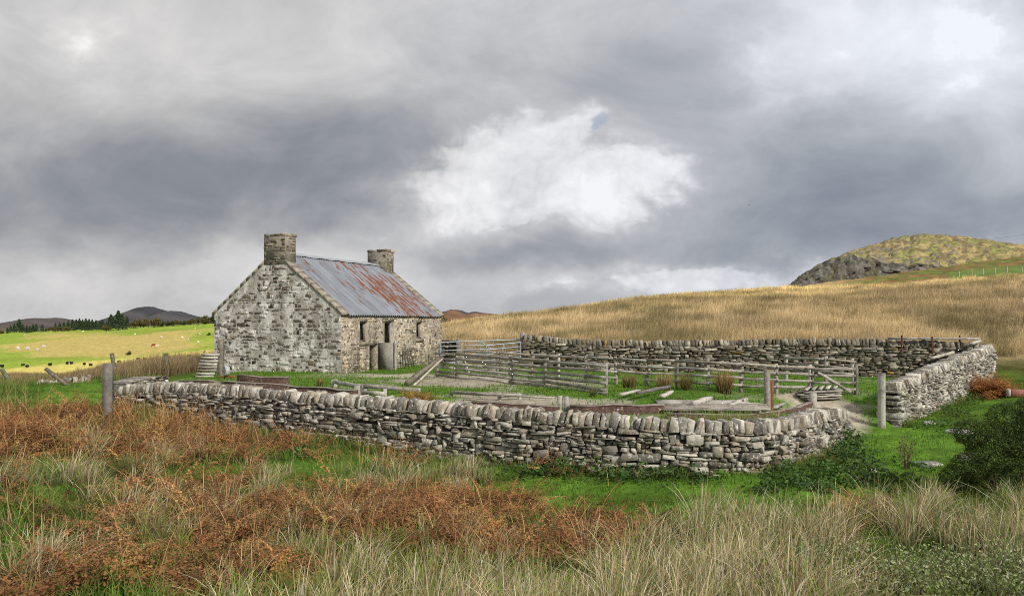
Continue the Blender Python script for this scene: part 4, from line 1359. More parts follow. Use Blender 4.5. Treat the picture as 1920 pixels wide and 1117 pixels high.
# dry stalks standing and fallen among it
x, d, z, px, py = scatter(24000, -.78, .40, 7, 24)
w = blobs(px, py, B_BLOBS + [(330, 800, 130, 26, 2.4), (480, 838, 160, 18, 1.5), (1130, 880, 80, 24, 2.6), (1030, 886, 60, 16, 1.8), (1240, 890, 50, 14, 1.2), (700, 866, 160, 14, 1.3), (240, 790, 60, 22, 2.2)])
sd = poly_sd(x, d, YARD)
keep = (rng.random(len(x)) < (w - .35) * np.where(py < 880, .42, .16)) & (sd < -.32)
x, d, z = x[keep], d[keep], z[keep]; n2 = len(x)
ribbons(mb, np.stack([x, d, z], 1), rng.uniform(.3, .85, n2) * np.where((px[keep] < 440) & (py[keep] < 860), 1.3, 1.0), rng.gamma(1.6, .34, n2), rng.uniform(0, 6.283, n2), np.full(n2, .011), pick(BR_STEM, n2), pick([(.40, .23, .09), (.28, .13, .05), (.48, .33, .17)], n2), 3)
tag(mb.build('bracken', M_BRACK), 'rust brown dead bracken spread over the rough foreground below the front wall', 'bracken', kind='stuff')
print('fronds', n, 'stalks', n2)

# rushes and long grass in front
mb = MB()
x, d, z, px, py = scatter(5200, -.80, .80, 4.6, 17)
w = blobs(px, py, R_BLOBS) * (.1 + 1.75 * fbm(x * 1.5 + 7, d * 1.5, 103, 3))
sd = poly_sd(x, d, YARD)
scrub = np.exp(-((px - 1760) / 230) ** 2 - ((py - 1135) / 95) ** 2)
keep = (rng.random(len(x)) < (w - .22) * 1.1 * (1 - .93 * np.clip(1.5 * scrub, 0, 1))) & (sd < -.5)
x, d, z = x[keep], d[keep], z[keep]; n = len(x)
per = 58
bx = np.repeat(x, per) + rng.normal(0, .085, n * per); by = np.repeat(d, per) + rng.normal(0, .085, n * per)
bz = np.repeat(z, per)
hh = np.repeat(rng.choice([.3, .42, .5, .58, .7, .82], n) * rng.uniform(.9, 1.1, n) * np.interp(x / d, [-.6, -.3, .05, .2, .6], [.85, .8, .8, 1, 1.05]), per) * rng.uniform(.55, 1.15, n * per)
azr = np.where(rng.random(n * per) < .45, rng.normal(.3, .8, n * per), np.arctan2(by - np.repeat(d, per), bx - np.repeat(x, per)))
strawy = np.repeat(rng.random(n), per)
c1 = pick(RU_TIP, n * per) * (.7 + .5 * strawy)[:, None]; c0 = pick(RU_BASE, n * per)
gsel = rng.random(n * per) < np.where(strawy < .35, .5, .13)
c1[gsel] = pick([(.34, .42, .10), (.24, .34, .08), (.46, .46, .17)], int(gsel.sum()))
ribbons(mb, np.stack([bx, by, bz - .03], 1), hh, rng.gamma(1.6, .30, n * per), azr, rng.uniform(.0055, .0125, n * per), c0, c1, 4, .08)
print('rush blades', n * per)
tag(mb.build('rushes', M_PLANT), 'straw and olive rushes filling the bottom of the foreground', 'rushes', kind='stuff')

# ordinary grass: rough in front, short on the lawns and in the yard
mb = MB()
x, d, z, px, py = scatter(150000, -.80, .80, 5.5, 30)
sd = poly_sd(x, d, YARD)
lawn = blobs(px, py, LAWN)
br = blobs(px, py, B_BLOBS)
keep = (np.abs(sd) > .33) & (sd < 0) & (rng.random(len(x)) < np.clip(1.05 - .55 * br, .3, 1))
x, d, z, lawn, br = x[keep], d[keep], z[keep], lawn[keep], br[keep]; n = len(x)
hh = np.where(lawn > .45, rng.uniform(.05, .13, n), rng.uniform(.10, .34, n) * (.7 + .6 * fbm(x * 1.5, d * 1.5, 105, 2)))
dry = np.clip(.62 * fbm(x * .6, d * .6, 107, 3) + .22 - .9 * sstep(.2, .5, lawn), 0, 1) * (rng.random(n) < .75)
tone = fbm(x * 1.1, d * 1.1, 106, 4)
hh = hh * (.6 + .9 * sstep(.45, .7, fbm(x * 2.2, d * 2.2, 110, 2)))
c1 = pick(GR_TIP, n) * (.55 + .95 * tone)[:, None]; c1 = mixc(c1, (.24, .25, .06), .6 * sstep(.52, .68, fbm(x * .8, d * .8, 112, 3))); c0 = pick(GR_BASE, n)
dr = pick([(.36, .27, .12), (.30, .20, .08), (.42, .34, .17)], n)
c1 = c1 * (1 - dry[:, None]) + dr * dry[:, None]
ribbons(mb, np.stack([x, d, z - .01], 1), hh, rng.uniform(.1, .9, n), rng.uniform(0, 6.283, n), rng.uniform(.008, .016, n), c0, c1, 2)
# longer grass against the outer wall faces
for wl, n_ in ((FRONT, 9000), (RIGHT, 3000)):
    s_, Q_ = smooth_line([(*XY(a_, b_), 0.0) for a_, b_, _ in wl])
    q_ = rng.uniform(0, s_[-1], n_); qx = np.interp(q_, s_, Q_[:, 0]); qy = np.interp(q_, s_, Q_[:, 1])
    tx = np.gradient(Q_[:, 0], s_); ty = np.gradient(Q_[:, 1], s_)
    nx_, ny_ = np.interp(q_, s_, ty), -np.interp(q_, s_, tx)
    o_ = .27 + rng.exponential(.16, n_); qx = qx + nx_ * o_; qy = qy + ny_ * o_
    ok = (poly_sd(qx, qy, YARD) < -.2) & (rng.random(n_) < .25 + 1.1 * sstep(.4, .65, fbm(q_ * .9, q_ * 0, 131, 3)))
    qx, qy = qx[ok], qy[ok]; m_ = len(qx)
    dry_ = (rng.random(m_) < .4)[:, None]
    ribbons(mb, np.stack([qx, qy, ground(qx, qy) - .02], 1), rng.uniform(.10, .38, m_), rng.gamma(1.6, .3, m_), rng.uniform(0, 6.283, m_), rng.uniform(.007, .014, m_), pick(GR_BASE, m_), np.where(dry_, pick([(.48, .36, .18), (.36, .22, .09)], m_), pick(GR_TIP, m_)), 3)
# tufts growing just inside the coping at the bend
for px0, px1, dd0, n_ in ((1235, 1430, 16.55, 1500), (1440, 1475, 17.0, 250), (740, 850, 18.1, 260)):
    ux = rng.uniform(px0, px1, n_); dy = dd0 + rng.normal(0, .12, n_) + (ux - px0) * 0
    xx_ = (ux - CX) / F * dy; ok = (poly_sd(xx_, dy, YARD) > .2) & (rng.random(n_) < .2 + 1.2 * sstep(.4, .6, fbm(ux * .03, ux * 0, 133, 3)))
    xx_, dy = xx_[ok], dy[ok]; m_ = len(xx_)
    ribbons(mb, np.stack([xx_, dy, ground(xx_, dy) - .02], 1), rng.uniform(.22, .48, m_), rng.gamma(1.6, .3, m_), rng.uniform(0, 6.283, m_), rng.uniform(.007, .014, m_), pick(GR_BASE, m_), pick([(.30, .36, .09), (.20, .30, .05), (.52, .44, .22)], m_), 3)
# yard turf
x = rng.uniform(-16, 22, 90000); d = rng.uniform(15.5, 36.5, 90000)
sd = poly_sd(x, d, YARD); z = ground(x, d)
gq = fbm(x * .42 + 5, d * .6, 47, 4)
pw_ = np.exp(-((x + 1.5) / 4.5) ** 2 - ((d - 26.0) / 2.6) ** 2) + np.exp(-((x - 9.6) / 1.5) ** 2 - ((d - 22.6) / 3.2) ** 2) + .8 * np.exp(-((x + 5.0) / 2.2) ** 2 - ((d - 29.3) / 1.0) ** 2) + .6 * np.exp(-((x - .5) / 4) ** 2 - ((d - 20) / 2.5) ** 2)
lx = (x - HA[0]) * HL[0] + (d - HA[1]) * HL[1]; ly = (x - HA[0]) * HG[0] + (d - HA[1]) * HG[1]
inhouse = (lx > -.05) & (lx < HLEN + .05) & (ly > -.05) & (ly < HWID + .05)
keep = (sd > .32) & ~inhouse & (rng.random(len(x)) > np.clip(sstep(.5, .6, gq) * (.15 + 1.1 * pw_) + sstep(.45, .8, pw_ * .95), 0, .93))
x, d, z = x[keep], d[keep], z[keep]; n = len(x)
ribbons(mb, np.stack([x, d, z - .01], 1), rng.uniform(.05, .15, n) * (.6 + .8 * fbm(x * 1.2, d * 1.2, 109, 2)), rng.uniform(.1, .9, n), rng.uniform(0, 6.283, n), rng.uniform(.014, .026, n), pick(GR_BASE, n), pick([(.17, .34, .034), (.22, .40, .045), (.12, .26, .026), (.30, .34, .08)], n), 2)
tag(mb.build('grass', M_PLANT), 'green grass over the lawns, the yard and between the bracken', 'grass', kind='stuff')

# rushy hill behind and the brown band at left
mb = MB()
dd = 35.5 + (142 - 35.5) * rng.random(90000) ** 1.25; uu = rng.uniform(-.16, .80, 90000)
x = uu * dd; sd = poly_sd(x, dd, YARD)
edge = 122 + 14 * (fbm(x * .06, dd * .06, 53, 3) - .5)
keep = (sd < -.4) & ~((uu > .38) & (dd > edge - 2)) & (rng.random(90000) < .35 + .9 * fbm(x * .2, dd * .2, 113, 3)) & (uu > -.15 + .02 * rng.random(90000))
x, dd, uu = x[keep], dd[keep], uu[keep]; z = ground(x, dd); n = len(x)
per = 6
sc = np.interp(dd, [36, 60, 130], [.012, .02, .04])
patch = np.repeat(fbm(x * .09, dd * .13, 115, 4), per)
bx = np.repeat(x, per) + rng.normal(0, .16, n * per); by = np.repeat(dd, per) + rng.normal(0, .16, n * per); D_ = np.repeat(dd, per); U_ = np.repeat(uu, per)
gold = np.clip(sstep(55, 125, D_) - .35 * sstep(.35, .7, U_), 0, 1)  # weight of the painted sunlight on the rushes, strongest toward the skyline
c1 = pick([(.52, .41, .24), (.45, .34, .19), (.60, .48, .29)], n * per) * (1 - gold)[:, None] + pick([(.78, .61, .30), (.70, .53, .25), (.86, .70, .36)], n * per) * gold[:, None]
c1 = c1 * (.36 + 1.52 * patch)[:, None]
olive = sstep(.52, .64, np.repeat(fbm(x * .35, dd * .35, 117, 3), per))
c1 = mixc(c1, (.17, .15, .06), olive * .75)
hh = np.repeat(rng.uniform(.35, .95, n) * (.7 + .6 * fbm(x * .3, dd * .3, 119, 2)), per) * rng.uniform(.7, 1.15, n * per)
c1 = c1 * np.repeat((.45 + 1.1 * fbm(x * .55, dd * .4, 127, 3)) * rng.uniform(.75, 1.25, n), per)[:, None]
ribbons(mb, np.stack([bx, by, np.repeat(z, per) - .05], 1), hh, rng.gamma(1.6, .30, n * per), rng.normal(.2, 1.3, n * per), np.repeat(sc, per) * rng.uniform(.7, 1.3, n * per), c1 * np.array([.6, .6, .55]), c1, 2)
tag(mb.build('hill_rushes', M_PLANT), 'golden dry rushes covering the hillside behind the back wall', 'rushes', kind='stuff')
mb = MB()
x, dd, z, px, py = scatter(9000, -.75, -.40, 26.5, 46)
w = fbm(x * .35, dd * .35, 121, 3); sd = poly_sd(x, dd, YARD)
keep = (sd < -.5) & (rng.random(len(x)) < sstep(.35, .6, w + .25 * sstep(29, 33, dd)) * sstep(27.5, 30, dd + 1.5 * w) * np.where(px < 185, dd < 34.5, True))
x, dd, z, px = x[keep], dd[keep], z[keep], px[keep]; n = len(x); per = 9
bx = np.repeat(x, per) + rng.normal(0, .14, n * per); by = np.repeat(dd, per) + rng.normal(0, .14, n * per)
c1 = pick([(.36, .26, .14), (.28, .19, .10), (.42, .32, .19), (.24, .2, .09)], n * per)
ribbons(mb, np.stack([bx, by, np.repeat(z, per) - .03], 1), np.repeat(rng.uniform(.45, .95, n) * np.interp(px, [0, 120, 210, 300], [.3, .35, .7, 1.0]), per) * rng.uniform(.7, 1.15, n * per), rng.gamma(2, .13, n * per), rng.normal(.2, 1.2, n * per), rng.uniform(.012, .022, n * per), c1 * .5, c1, 3)
tag(mb.build('field_edge_rushes', M_PLANT), 'brown rushes along the edge above the mown field at left', 'rushes', kind='stuff')


# ------------------------------------------------------------------ single clumps
def clump(name, label, px, py, wpx, hpx, pal0, pal1, n, cat, group=None, lean=.25, w=.016):
    b = G(px, py); k = b.y / F
    mb = MB(); R = wpx * k / 2
    a = rng.uniform(0, 6.283, n); r = R * .45 * np.sqrt(rng.random(n))
    base = np.stack([np.cos(a) * r, np.sin(a) * r * .7, np.full(n, -.05)], 1)
    H_ = hpx * k
    ribbons(mb, base, H_ * rng.uniform(.55, 1.12, n), rng.gamma(2, lean / 2, n), a + rng.normal(0, .6, n), rng.uniform(.7, 1.3, n) * w, pick(pal0, n), pick(pal1, n), 4, .05)
    o = mb.build(name, M_PLANT); o.location = b
    return tag(o, label, cat, group)


OL0 = [(.10, .09, .03), (.13, .11, .04)]; OL1 = [(.34, .25, .10), (.27, .2, .08), (.40, .30, .13), (.2, .19, .06)]
RC = 'rush clumps along the farther fence'
clump('rush_clump', 'olive rush clump at the farther fence just right of the near fence end', 1180, 727, 50, 34, OL0, OL1, 260, 'rush clump', RC)
clump('rush_clump', 'broad straw rush clump in the middle of the farther fence', 1245, 731, 56, 40, OL0, [(.46, .36, .17), (.38, .28, .12)], 320, 'rush clump', RC)
clump('rush_clump', 'dark green rush clump touching the broad straw one', 1287, 731, 40, 38, OL0, [(.22, .2, .06), (.3, .22, .08)], 240, 'rush clump', RC)
clump('rush_clump', 'tall reddish brown rush clump standing in the fence gap', 1358, 737, 58, 52, OL0, [(.36, .23, .10), (.30, .2, .08), (.42, .3, .13)], 360, 'rush clump', RC)
clump('rush_clump', 'small green clump beside the beams on the stained low wall', 1273, 754, 24, 16, GR_BASE, [(.16, .2, .05), (.2, .2, .08)], 120, 'rush clump')
clump('rush_clump', 'dark tuft at the foot of the near fence end post', 1112, 744, 30, 20, GR_BASE, [(.14, .18, .05), (.2, .2, .07)], 140, 'rush clump')
clump('rush_clump', 'small dry tuft in front of the cottage gable corner', 600, 724, 22, 24, OL0, OL1, 90, 'rush clump')
clump('rush_clump', 'dark green rush tussock among the bracken at left', 245, 900, 80, 62, [(.03, .05, .012), (.05, .07, .02)], [(.10, .15, .03), (.2, .2, .06), (.28, .24, .1)], 420, 'rush clump', None, .4, .01)


def fern(name, label, px, py, wpx, hpx, n, pal, cat='fern'):
    b = G(px, py); k = b.y / F; mb = MB()
    a = rng.uniform(0, 6.283, n); r = wpx * k * .33 * np.sqrt(rng.random(n))
    fronds(mb, np.stack([np.cos(a) * r, np.sin(a) * r * .7, np.full(n, -.03)], 1), hpx * k * rng.uniform(.7, 1.15, n), rng.uniform(0, 6.283, n), rng.uniform(.4, 1.4, n), pal, BR_STEM, 10, 4)
    o = mb.build(name, M_BRACK); o.location = b
    return tag(o, label, cat)


fern('fern_clump', 'orange fern clump in the yard behind the front wall coping', 782, 752, 90, 32, 120, [(.36, .19, .05), (.30, .15, .04), (.40, .25, .07), (.25, .2, .05)])
fern('fern_clump', 'large rust coloured bracken clump against the far end of the tall wall', 1852, 742, 78, 58, 210, [(.34, .15, .05), (.28, .11, .04), (.38, .19, .07)])
fern('fern_clump', 'lone brown bracken plant in the grass below the gateway', 1625, 968, 90, 70, 60, BR_PAL)
fern('fern_clump', 'dull green fern among dead bracken by the left gatepost', 165, 815, 70, 60, 70, [(.13, .12, .03), (.17, .13, .035), (.1, .11, .03)])


# leafy things
def leaf_cloud(mb, pts, size, pal, cdark=None, flat=.0, shape=.45):
    n = len(pts)
    d1 = rng.normal(0, 1, (n, 3)); d1[:, 2] *= 1 - flat; d1 /= np.linalg.norm(d1, axis=1)[:, None]
    d2 = np.cross(d1, rng.normal(0, 1, (n, 3))); d2 /= np.linalg.norm(d2, axis=1)[:, None]
    s = (size * rng.uniform(.6, 1.4, n))[:, None]
    V = np.stack([pts - d1 * s, pts - d2 * s * shape, pts + d1 * s, pts + d2 * s * shape], 1)
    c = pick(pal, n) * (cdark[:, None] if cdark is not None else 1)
    mb.add(V.reshape(-1, 3), (np.arange(n) * 4)[:, None] + np.arange(4)[None, :], np.repeat(c, 4, 0))


def lobes_points(lobes, n):
    P_, Dk = [], []
    tot = sum(l[3] ** 2 for l in lobes)
    for (cx_, cy_, cz_, r, sz) in lobes:
        m_ = int(n * r * r / tot)
        v = rng.normal(0, 1, (m_, 3)); v /= np.linalg.norm(v, axis=1)[:, None]
        nz = fbm(v[:, 0] * 3 + cx_ * 3, v[:, 1] * 3 + v[:, 2] * 2.5, int(abs(cx_ * 77)) + 5, 3)
        rr = r * (.62 + .6 * nz) * rng.random(m_) ** .18
        P_.append(v * rr[:, None] * np.array([1, 1, sz]) + np.array([cx_, cy_, cz_])); Dk.append(.25 + 1.5 * nz * (rr / r) ** 2)  # leaf tint: painted shade inside the lobes, painted highlights on the outside
    return np.concatenate(P_), np.concatenate(Dk)


# gorse at right
b = G(1872, 925)
r = empty('gorse_bush', b); tag(r, 'dense dark green gorse bush at the right edge of the picture', 'bush')
mb = MB()
lob = [(.15, .3, .62, .62, .75), (-.38, .1, .42, .42, .8), (.65, .1, .7, .6, .8), (.1, -.35, .35, .42, .8), (.6, -.45, .25, .45, .7), (-.15, .5, .9, .42, .7), (.5, .5, 1.15, .45, .75), (1.1, .3, .9, .7, .8), (1.2, -.3, .4, .6, .8), (.95, .5, 1.3, .4, .8), (-.55, .3, .2, .35, .8)]
lob = [(a_ * 1.05, b_, c_ * 1.12, d_ * .95, e_) for a_, b_, c_, d_, e_ in lob]
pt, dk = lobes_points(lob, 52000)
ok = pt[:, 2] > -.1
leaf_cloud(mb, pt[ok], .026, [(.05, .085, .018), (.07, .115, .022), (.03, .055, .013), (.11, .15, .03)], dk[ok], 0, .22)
mb.build('foliage', M_LEAF, r)
mb = MB()
for k in range(14):
    l_ = lob[k % len(lob)]
    tube(mb, [(.25 + rng.normal(0, .1), .05 + rng.normal(0, .1), -.1), (l_[0] * .6 + .1, l_[1] * .6, l_[2] * .55), (l_[0], l_[1], l_[2])], [.03, .02, .008], (.10, .075, .05), 5)
mb.build('stem', M_WOOD, r)

# low willow scrub bottom right
b = G(1740, 1125)
r = empty('low_shrub', b); tag(r, 'low grey green leafy shrub at the bottom right among rushes', 'shrub')
mb, sm = MB(), MB()
npl = 260
for k in range(npl):
    x0, y0 = rng.uniform(-1.6, 1.3), rng.uniform(-.9, .7)
    h0 = rng.uniform(.25, .52); lx_, ly_ = rng.normal(0, .12, 2)
    z0 = gz(b.x + x0, b.y + y0) - b.z
    tube(sm, [(x0, y0, z0 - .03), (x0 + lx_ * .5, y0 + ly_ * .5, z0 + h0 * .6), (x0 + lx_, y0 + ly_, z0 + h0)], [.005, .004, .002], (.14, .10, .06), 4, False)
    m_ = 60
    t = rng.uniform(.25, 1.05, m_)
    pt = np.stack([x0 + lx_ * t + rng.normal(0, .045, m_), y0 + ly_ * t + rng.normal(0, .045, m_), z0 + h0 * t + rng.normal(0, .02, m_)], 1)
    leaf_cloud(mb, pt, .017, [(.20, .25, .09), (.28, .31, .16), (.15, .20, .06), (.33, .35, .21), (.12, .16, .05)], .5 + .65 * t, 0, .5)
mb.build('leaves', M_LEAF, r); sm.build('stem', M_WOOD, r)

# nettles and brambles along the wall foot
mb = MB(); sm = MB()
spots = [(1585, 880, 40, 55), (1560, 905, 60, 40), (1605, 860, 25, 55), (1500, 915, 55, 26), (1545, 925, 40, 22), (1440, 920, 35, 24), (1620, 905, 40, 26), (1690, 905, 50, 20), (1330, 893, 50, 18), (1260, 892, 40, 22), (1295, 885, 30, 28), (1590, 840, 12, 40),
         (1750, 800, 40, 14), (1790, 780, 30, 20), (1825, 760, 20, 22), (1660, 925, 30, 14), (560, 855, 30, 18), (270, 850, 25, 26), (1150, 890, 50, 18), (1010, 890, 40, 16), (1720, 930, 40, 16), (1200, 885, 50, 34), (1120, 886, 55, 38), (1050, 890, 50, 34), (1160, 902, 60, 24), (980, 888, 40, 18), (1250, 900, 40, 26), (1480, 900, 40, 34), (1640, 890, 24, 34), (1715, 880, 25, 18)]
for (px, py, wp, hp) in spots:
    b = G(px, py); k = b.y / F
    n_ = int(260 * (wp / 40) * max(.6, hp / 30))
    x = b.x + rng.normal(0, wp * k * .5, n_); y = b.y + rng.normal(0, .28, n_)
    sd = poly_sd(x, y, YARD); ok = sd < -.3
    x, y = x[ok], y[ok]
    z = ground(x, y); hh = hp * k * rng.random(len(x)) ** .7 * np.exp(-((x - b.x) / (wp * k * .9)) ** 2)
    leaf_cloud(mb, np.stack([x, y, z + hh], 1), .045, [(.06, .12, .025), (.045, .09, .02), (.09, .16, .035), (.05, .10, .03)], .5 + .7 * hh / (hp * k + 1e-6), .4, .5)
tag(mb.build('nettles', M_LEAF), 'dark green nettles and brambles along the foot of the walls', 'nettles', kind='stuff')
b = G(1700, 880); mb = MB()
for k in range(12):
    a = rng.uniform(0, 6.283); hh = rng.uniform(.3, .75)
    tube(mb, [(rng.normal(0, .06), rng.normal(0, .06), -.05), (math.cos(a) * .06, math.sin(a) * .06, hh * .6), (math.cos(a) * .14, math.sin(a) * .14, hh)], [.007, .005, .003], (.16, .10, .07), 4)
    pt = np.stack([math.cos(a) * .12 + rng.normal(0, .05, 26), math.sin(a) * .12 + rng.normal(0, .05, 26), hh * rng.uniform(.55, 1.05, 26)], 1)
    leaf_cloud(mb, pt, .02, [(.17, .11, .08), (.13, .09, .06), (.22, .16, .10)])
o = mb.build('dock_plant', M_LEAF); o.location = b; tag(o, 'dead brown dock plant standing on the edge of the gateway lawn', 'plant')

# ------------------------------------------------------------------ far trees
def conifer_mesh(seed, h=12.0, r=2.6):
    mb = MB(); n = 2200
    t = rng.random(n) ** .8
    lay = np.round(t * 13) / 13 + rng.normal(0, .02, n)
    rad = r * (1 - lay) ** .85 * np.sqrt(rng.random(n)) * (.75 + .5 * vnoise(lay * 9, lay * 0, seed)) + .05
    a = rng.uniform(0, 6.283, n)
    k_ = .75 + .45 * vnoise(a * 1.3 + lay * 11, lay * 7, seed + 3)
    pt = np.stack([np.cos(a) * rad * k_, np.sin(a) * rad * k_, h * (.10 + .9 * lay) - .28 * rad], 1)
    leaf_cloud(mb, pt, .34, [(.08, .125, .07), (.095, .15, .075), (.06, .10, .055), (.12, .17, .09)], .6 + .7 * rng.random(n), .3, .35)
    return mb


def broad_mesh(seed, h, w, pal, n=1900):
    mb = MB()
    lob = []
    for k in range(9):
        a = rng.uniform(0, 6.283); q = rng.uniform(.1, .36) * w
        lob.append((math.cos(a) * q, math.sin(a) * q, h * rng.uniform(.38, .78), w * rng.uniform(.2, .32), rng.uniform(.8, 1.1)))
    pt, dk = lobes_points(lob, n)
    leaf_cloud(mb, pt, .34, pal, dk, 0, .6)
    return mb


def trunk_mesh(h, r, col=(.12, .09, .065)):
    mb = MB()
    tube(mb, [(0, 0, -.5), (.05, 0, h * .4), (0, .05, h * .95)], [r, r * .7, r * .2], col, 6)
    for k in range(4):
        a = k * 1.6 + .3
        tube(mb, [(0, 0, h * (.3 + .12 * k)), (math.cos(a) * h * .18, math.sin(a) * h * .18, h * (.45 + .12 * k))], [r * .4, r * .12], col, 5)
    return mb


def make_tree(name, crown, trunk):
    r = empty(name, (0, 0, 0))
    crown.build('crown', M_LEAF, r); trunk.build('trunk', M_WOOD, r)
    return r


ORD = ['first', 'second', 'third', 'fourth', 'fifth', 'sixth', 'seventh', 'eighth', 'ninth', 'tenth', 'eleventh', 'twelfth', 'thirteenth', 'fourteenth', 'fifteenth', 'sixteenth', 'seventeenth', 'eighteenth', 'nineteenth', 'twentieth']
con = [make_tree('conifer_tree', conifer_mesh(i * 7), trunk_mesh(11, .25)) for i in range(3)]
used_c = [False] * 3


def plant_tree(protos, used, k, px, top_py, d, h0, label, cat, group, wscale=1.0):
    x, y = XY(px, d); z = gz(x, y)
    h = (E - (top_py - HZ) / F * d) - z
    o = protos[k] if not used[k] else copy_tree(protos[k])
    used[k] = True
    o.location = (x, y, z - .2); s = h / h0
    o.scale = (s * wscale, s * wscale, s); o.rotation_euler = (0, 0, rng.uniform(0, 6.28))
    return tag(o, label, cat, group)


left = [(6, 618), (14, 613), (20, 609), (27, 606), (36, 597), (43, 607), (50, 609), (56, 610), (62, 607), (68, 606), (79, 607), (86, 613)]
for i, (px, t) in enumerate(left):
    plant_tree(con, used_c, i % 3, px, t, 612 + rng.uniform(0, 22), 12.2, ORD[i] + ' conifer from the left in the stand at the far left edge', 'tree', 'conifers at the far left', 1.75)
mid = [(104, 605), (112, 604), (120, 603), (128, 600), (136, 598), (143, 598), (149, 596), (155, 598), (161, 596), (167, 597), (173, 598), (180, 599), (187, 600), (192, 598)]
for i, (px, t) in enumerate(mid):
    plant_tree(con, used_c, (i + 1) % 3, px, t, 625 + rng.uniform(0, 25), 12.2, ORD[i] + ' conifer from the left in the long belt before the dark twin hills', 'tree', 'conifers in the middle belt', 1.7)
tall = [(200, 603, 'small conifer at the left foot of the tallest pine'), (208, 588, 'left one of the three tall pines'), (222, 581, 'tallest pine of the far tree belt'), (229, 588, 'right one of the three tall pines'), (238, 592, 'bushy conifer just right of the tall pines')]
for i, (px, t, lab) in enumerate(tall):
    plant_tree(con, used_c, i % 3, px, t, 606 + i * 3, 12.2, lab, 'tree', 'tall pines above the far field', 1.9)
GP = [(.15, .13, .045), (.19, .14, .05), (.11, .12, .035), (.23, .16, .06)]
DP = [(.07, .10, .03), (.09, .12, .035), (.055, .08, .025)]
brn = [make_tree('broadleaf_tree', broad_mesh(3, 8, 9, GP), trunk_mesh(6, .25)), make_tree('broadleaf_tree', broad_mesh(4, 8, 9, DP), trunk_mesh(6, .25))]
used_b = [False, False]
bl = [(246, 602, 0), (255, 599, 0), (263, 598, 0), (270, 601, 0), (278, 597, 0), (287, 595, 0), (296, 597, 0), (303, 600, 1), (311, 601, 0), (319, 601, 1), (327, 599, 0), (336, 601, 0), (345, 600, 1), (354, 599, 0), (363, 596, 0), (372, 594, 0), (381, 592, 1), (390, 591, 0), (399, 590, 1), (407, 592, 0)]
for i, (px, t, k) in enumerate(bl):
    plant_tree(brn, used_b, k, px, t, 640 + rng.uniform(0, 30), 8.0, ORD[i] + (' tree from the left, turning brown, in the wood below the twin hills' if k == 0 else ' tree from the left, still green, in the wood below the twin hills'), 'tree', 'autumn wood below the twin hills', 1.15)
bu = [(2, 617, 0), (91, 614, 0), (99, 612, 0), (108, 611, 0), (117, 611, 0), (126, 612, 0), (194, 609, 0), (203, 609, 0)]
for i, (px, t, k) in enumerate(bu):
    plant_tree(brn, used_b, k, px, t, 602 + rng.uniform(0, 6), 8.0, ORD[i] + ' low brown thicket from the left at the foot of the conifers', 'bush', 'thickets below the conifers', 1.5)
for px, py, s, lab in ((242, 664, 1.0, 'round dark bush at the upper edge of the mown field'), (373, 627, .7, 'small dark bush high on the green field, left of two'), (392, 628, 1.0, 'small dark bush high on the green field beside the cottage')):
    g = G(px, py); o = copy_tree(brn[1]); o.location = g - Vector((0, 0, .8)); o.scale = (.32 * s, .32 * s, .28 * s); tag(o, lab, 'bush')
g = P(838, 606, 300); g.z = gz(g.x, 300)
for px, t, lab in ((836, 597, 'pale green treetop showing just right of the cottage'), (846, 602, 'smaller treetop right of the pale green one by the cottage')):
    d = 240; x, y = XY(px, d); o = copy_tree(brn[1]); z = gz(x, y); h = E - (t - HZ) / F * d - z; o.location = (x, y, z); o.scale = (h / 8 * .8,) * 2 + (h / 8,); tag(o, lab, 'tree')

# ------------------------------------------------------------------ bales, sheep, cattle
bales = [(4, 688), (43, 686), (51, 689), (94, 685), (126, 683), (134, 682), (158, 684), (170, 686), (223, 680), (259, 676), (271, 675), (286, 677), (308, 674), (318, 673), (335, 672), (339, 672.5), (354, 670)]
mb = MB()
tube(mb, [(0, -.62, .6), (0, -.58, .62), (0, .58, .62), (0, .62, .6)], [.5, .62, .62, .5], (.018, .018, .022), 20)
bale0 = mb.build('bale', M_BALE, None, False)
for i, (px, py) in enumerate(bales):
    g = G(px, py)
    o = bale0 if i == 0 else bale0.copy()
    if i: COL.objects.link(o)
    s = 5.0 / F * g.y / 1.24
    s = min(max(s, .7), 1.3)
    o.location = g + Vector((0, 0, -.06)); o.scale = (s,) * 3; o.rotation_euler = (0, 0, rng.uniform(0, 3.1))
    tag(o, 'black wrapped bale on the mown field, ' + ORD[i] + ' from the left', 'bale', 'black bales on the mown field')


def skin_animal(name, edges, verts, radii, mat, col, sub=1):
    me = bpy.data.meshes.new(name); me.from_pydata(verts, edges, [])
    o = bpy.data.objects.new(name, me); COL.objects.link(o)
    md = o.modifiers.new('s', 'SKIN'); o.modifiers.new('u', 'SUBSURF').levels = sub
    for v, rr in zip(me.skin_vertices[0].data, radii): v.radius = (rr, rr)
    me.skin_vertices[0].data[0].use_root = True
    dg = bpy.context.evaluated_depsgraph_get()
    nm = bpy.data.meshes.new_from_object(o.evaluated_get(dg))
    o.modifiers.clear(); o.data = nm
    a = nm.color_attributes.new('Col', 'FLOAT_COLOR', 'POINT')
    C_ = np.ones((len(nm.vertices), 4), np.float32); C_[:, :3] = col
    a.data.foreach_set('color', C_.ravel())
    nm.materials.clear(); nm.materials.append(mat)
    return o


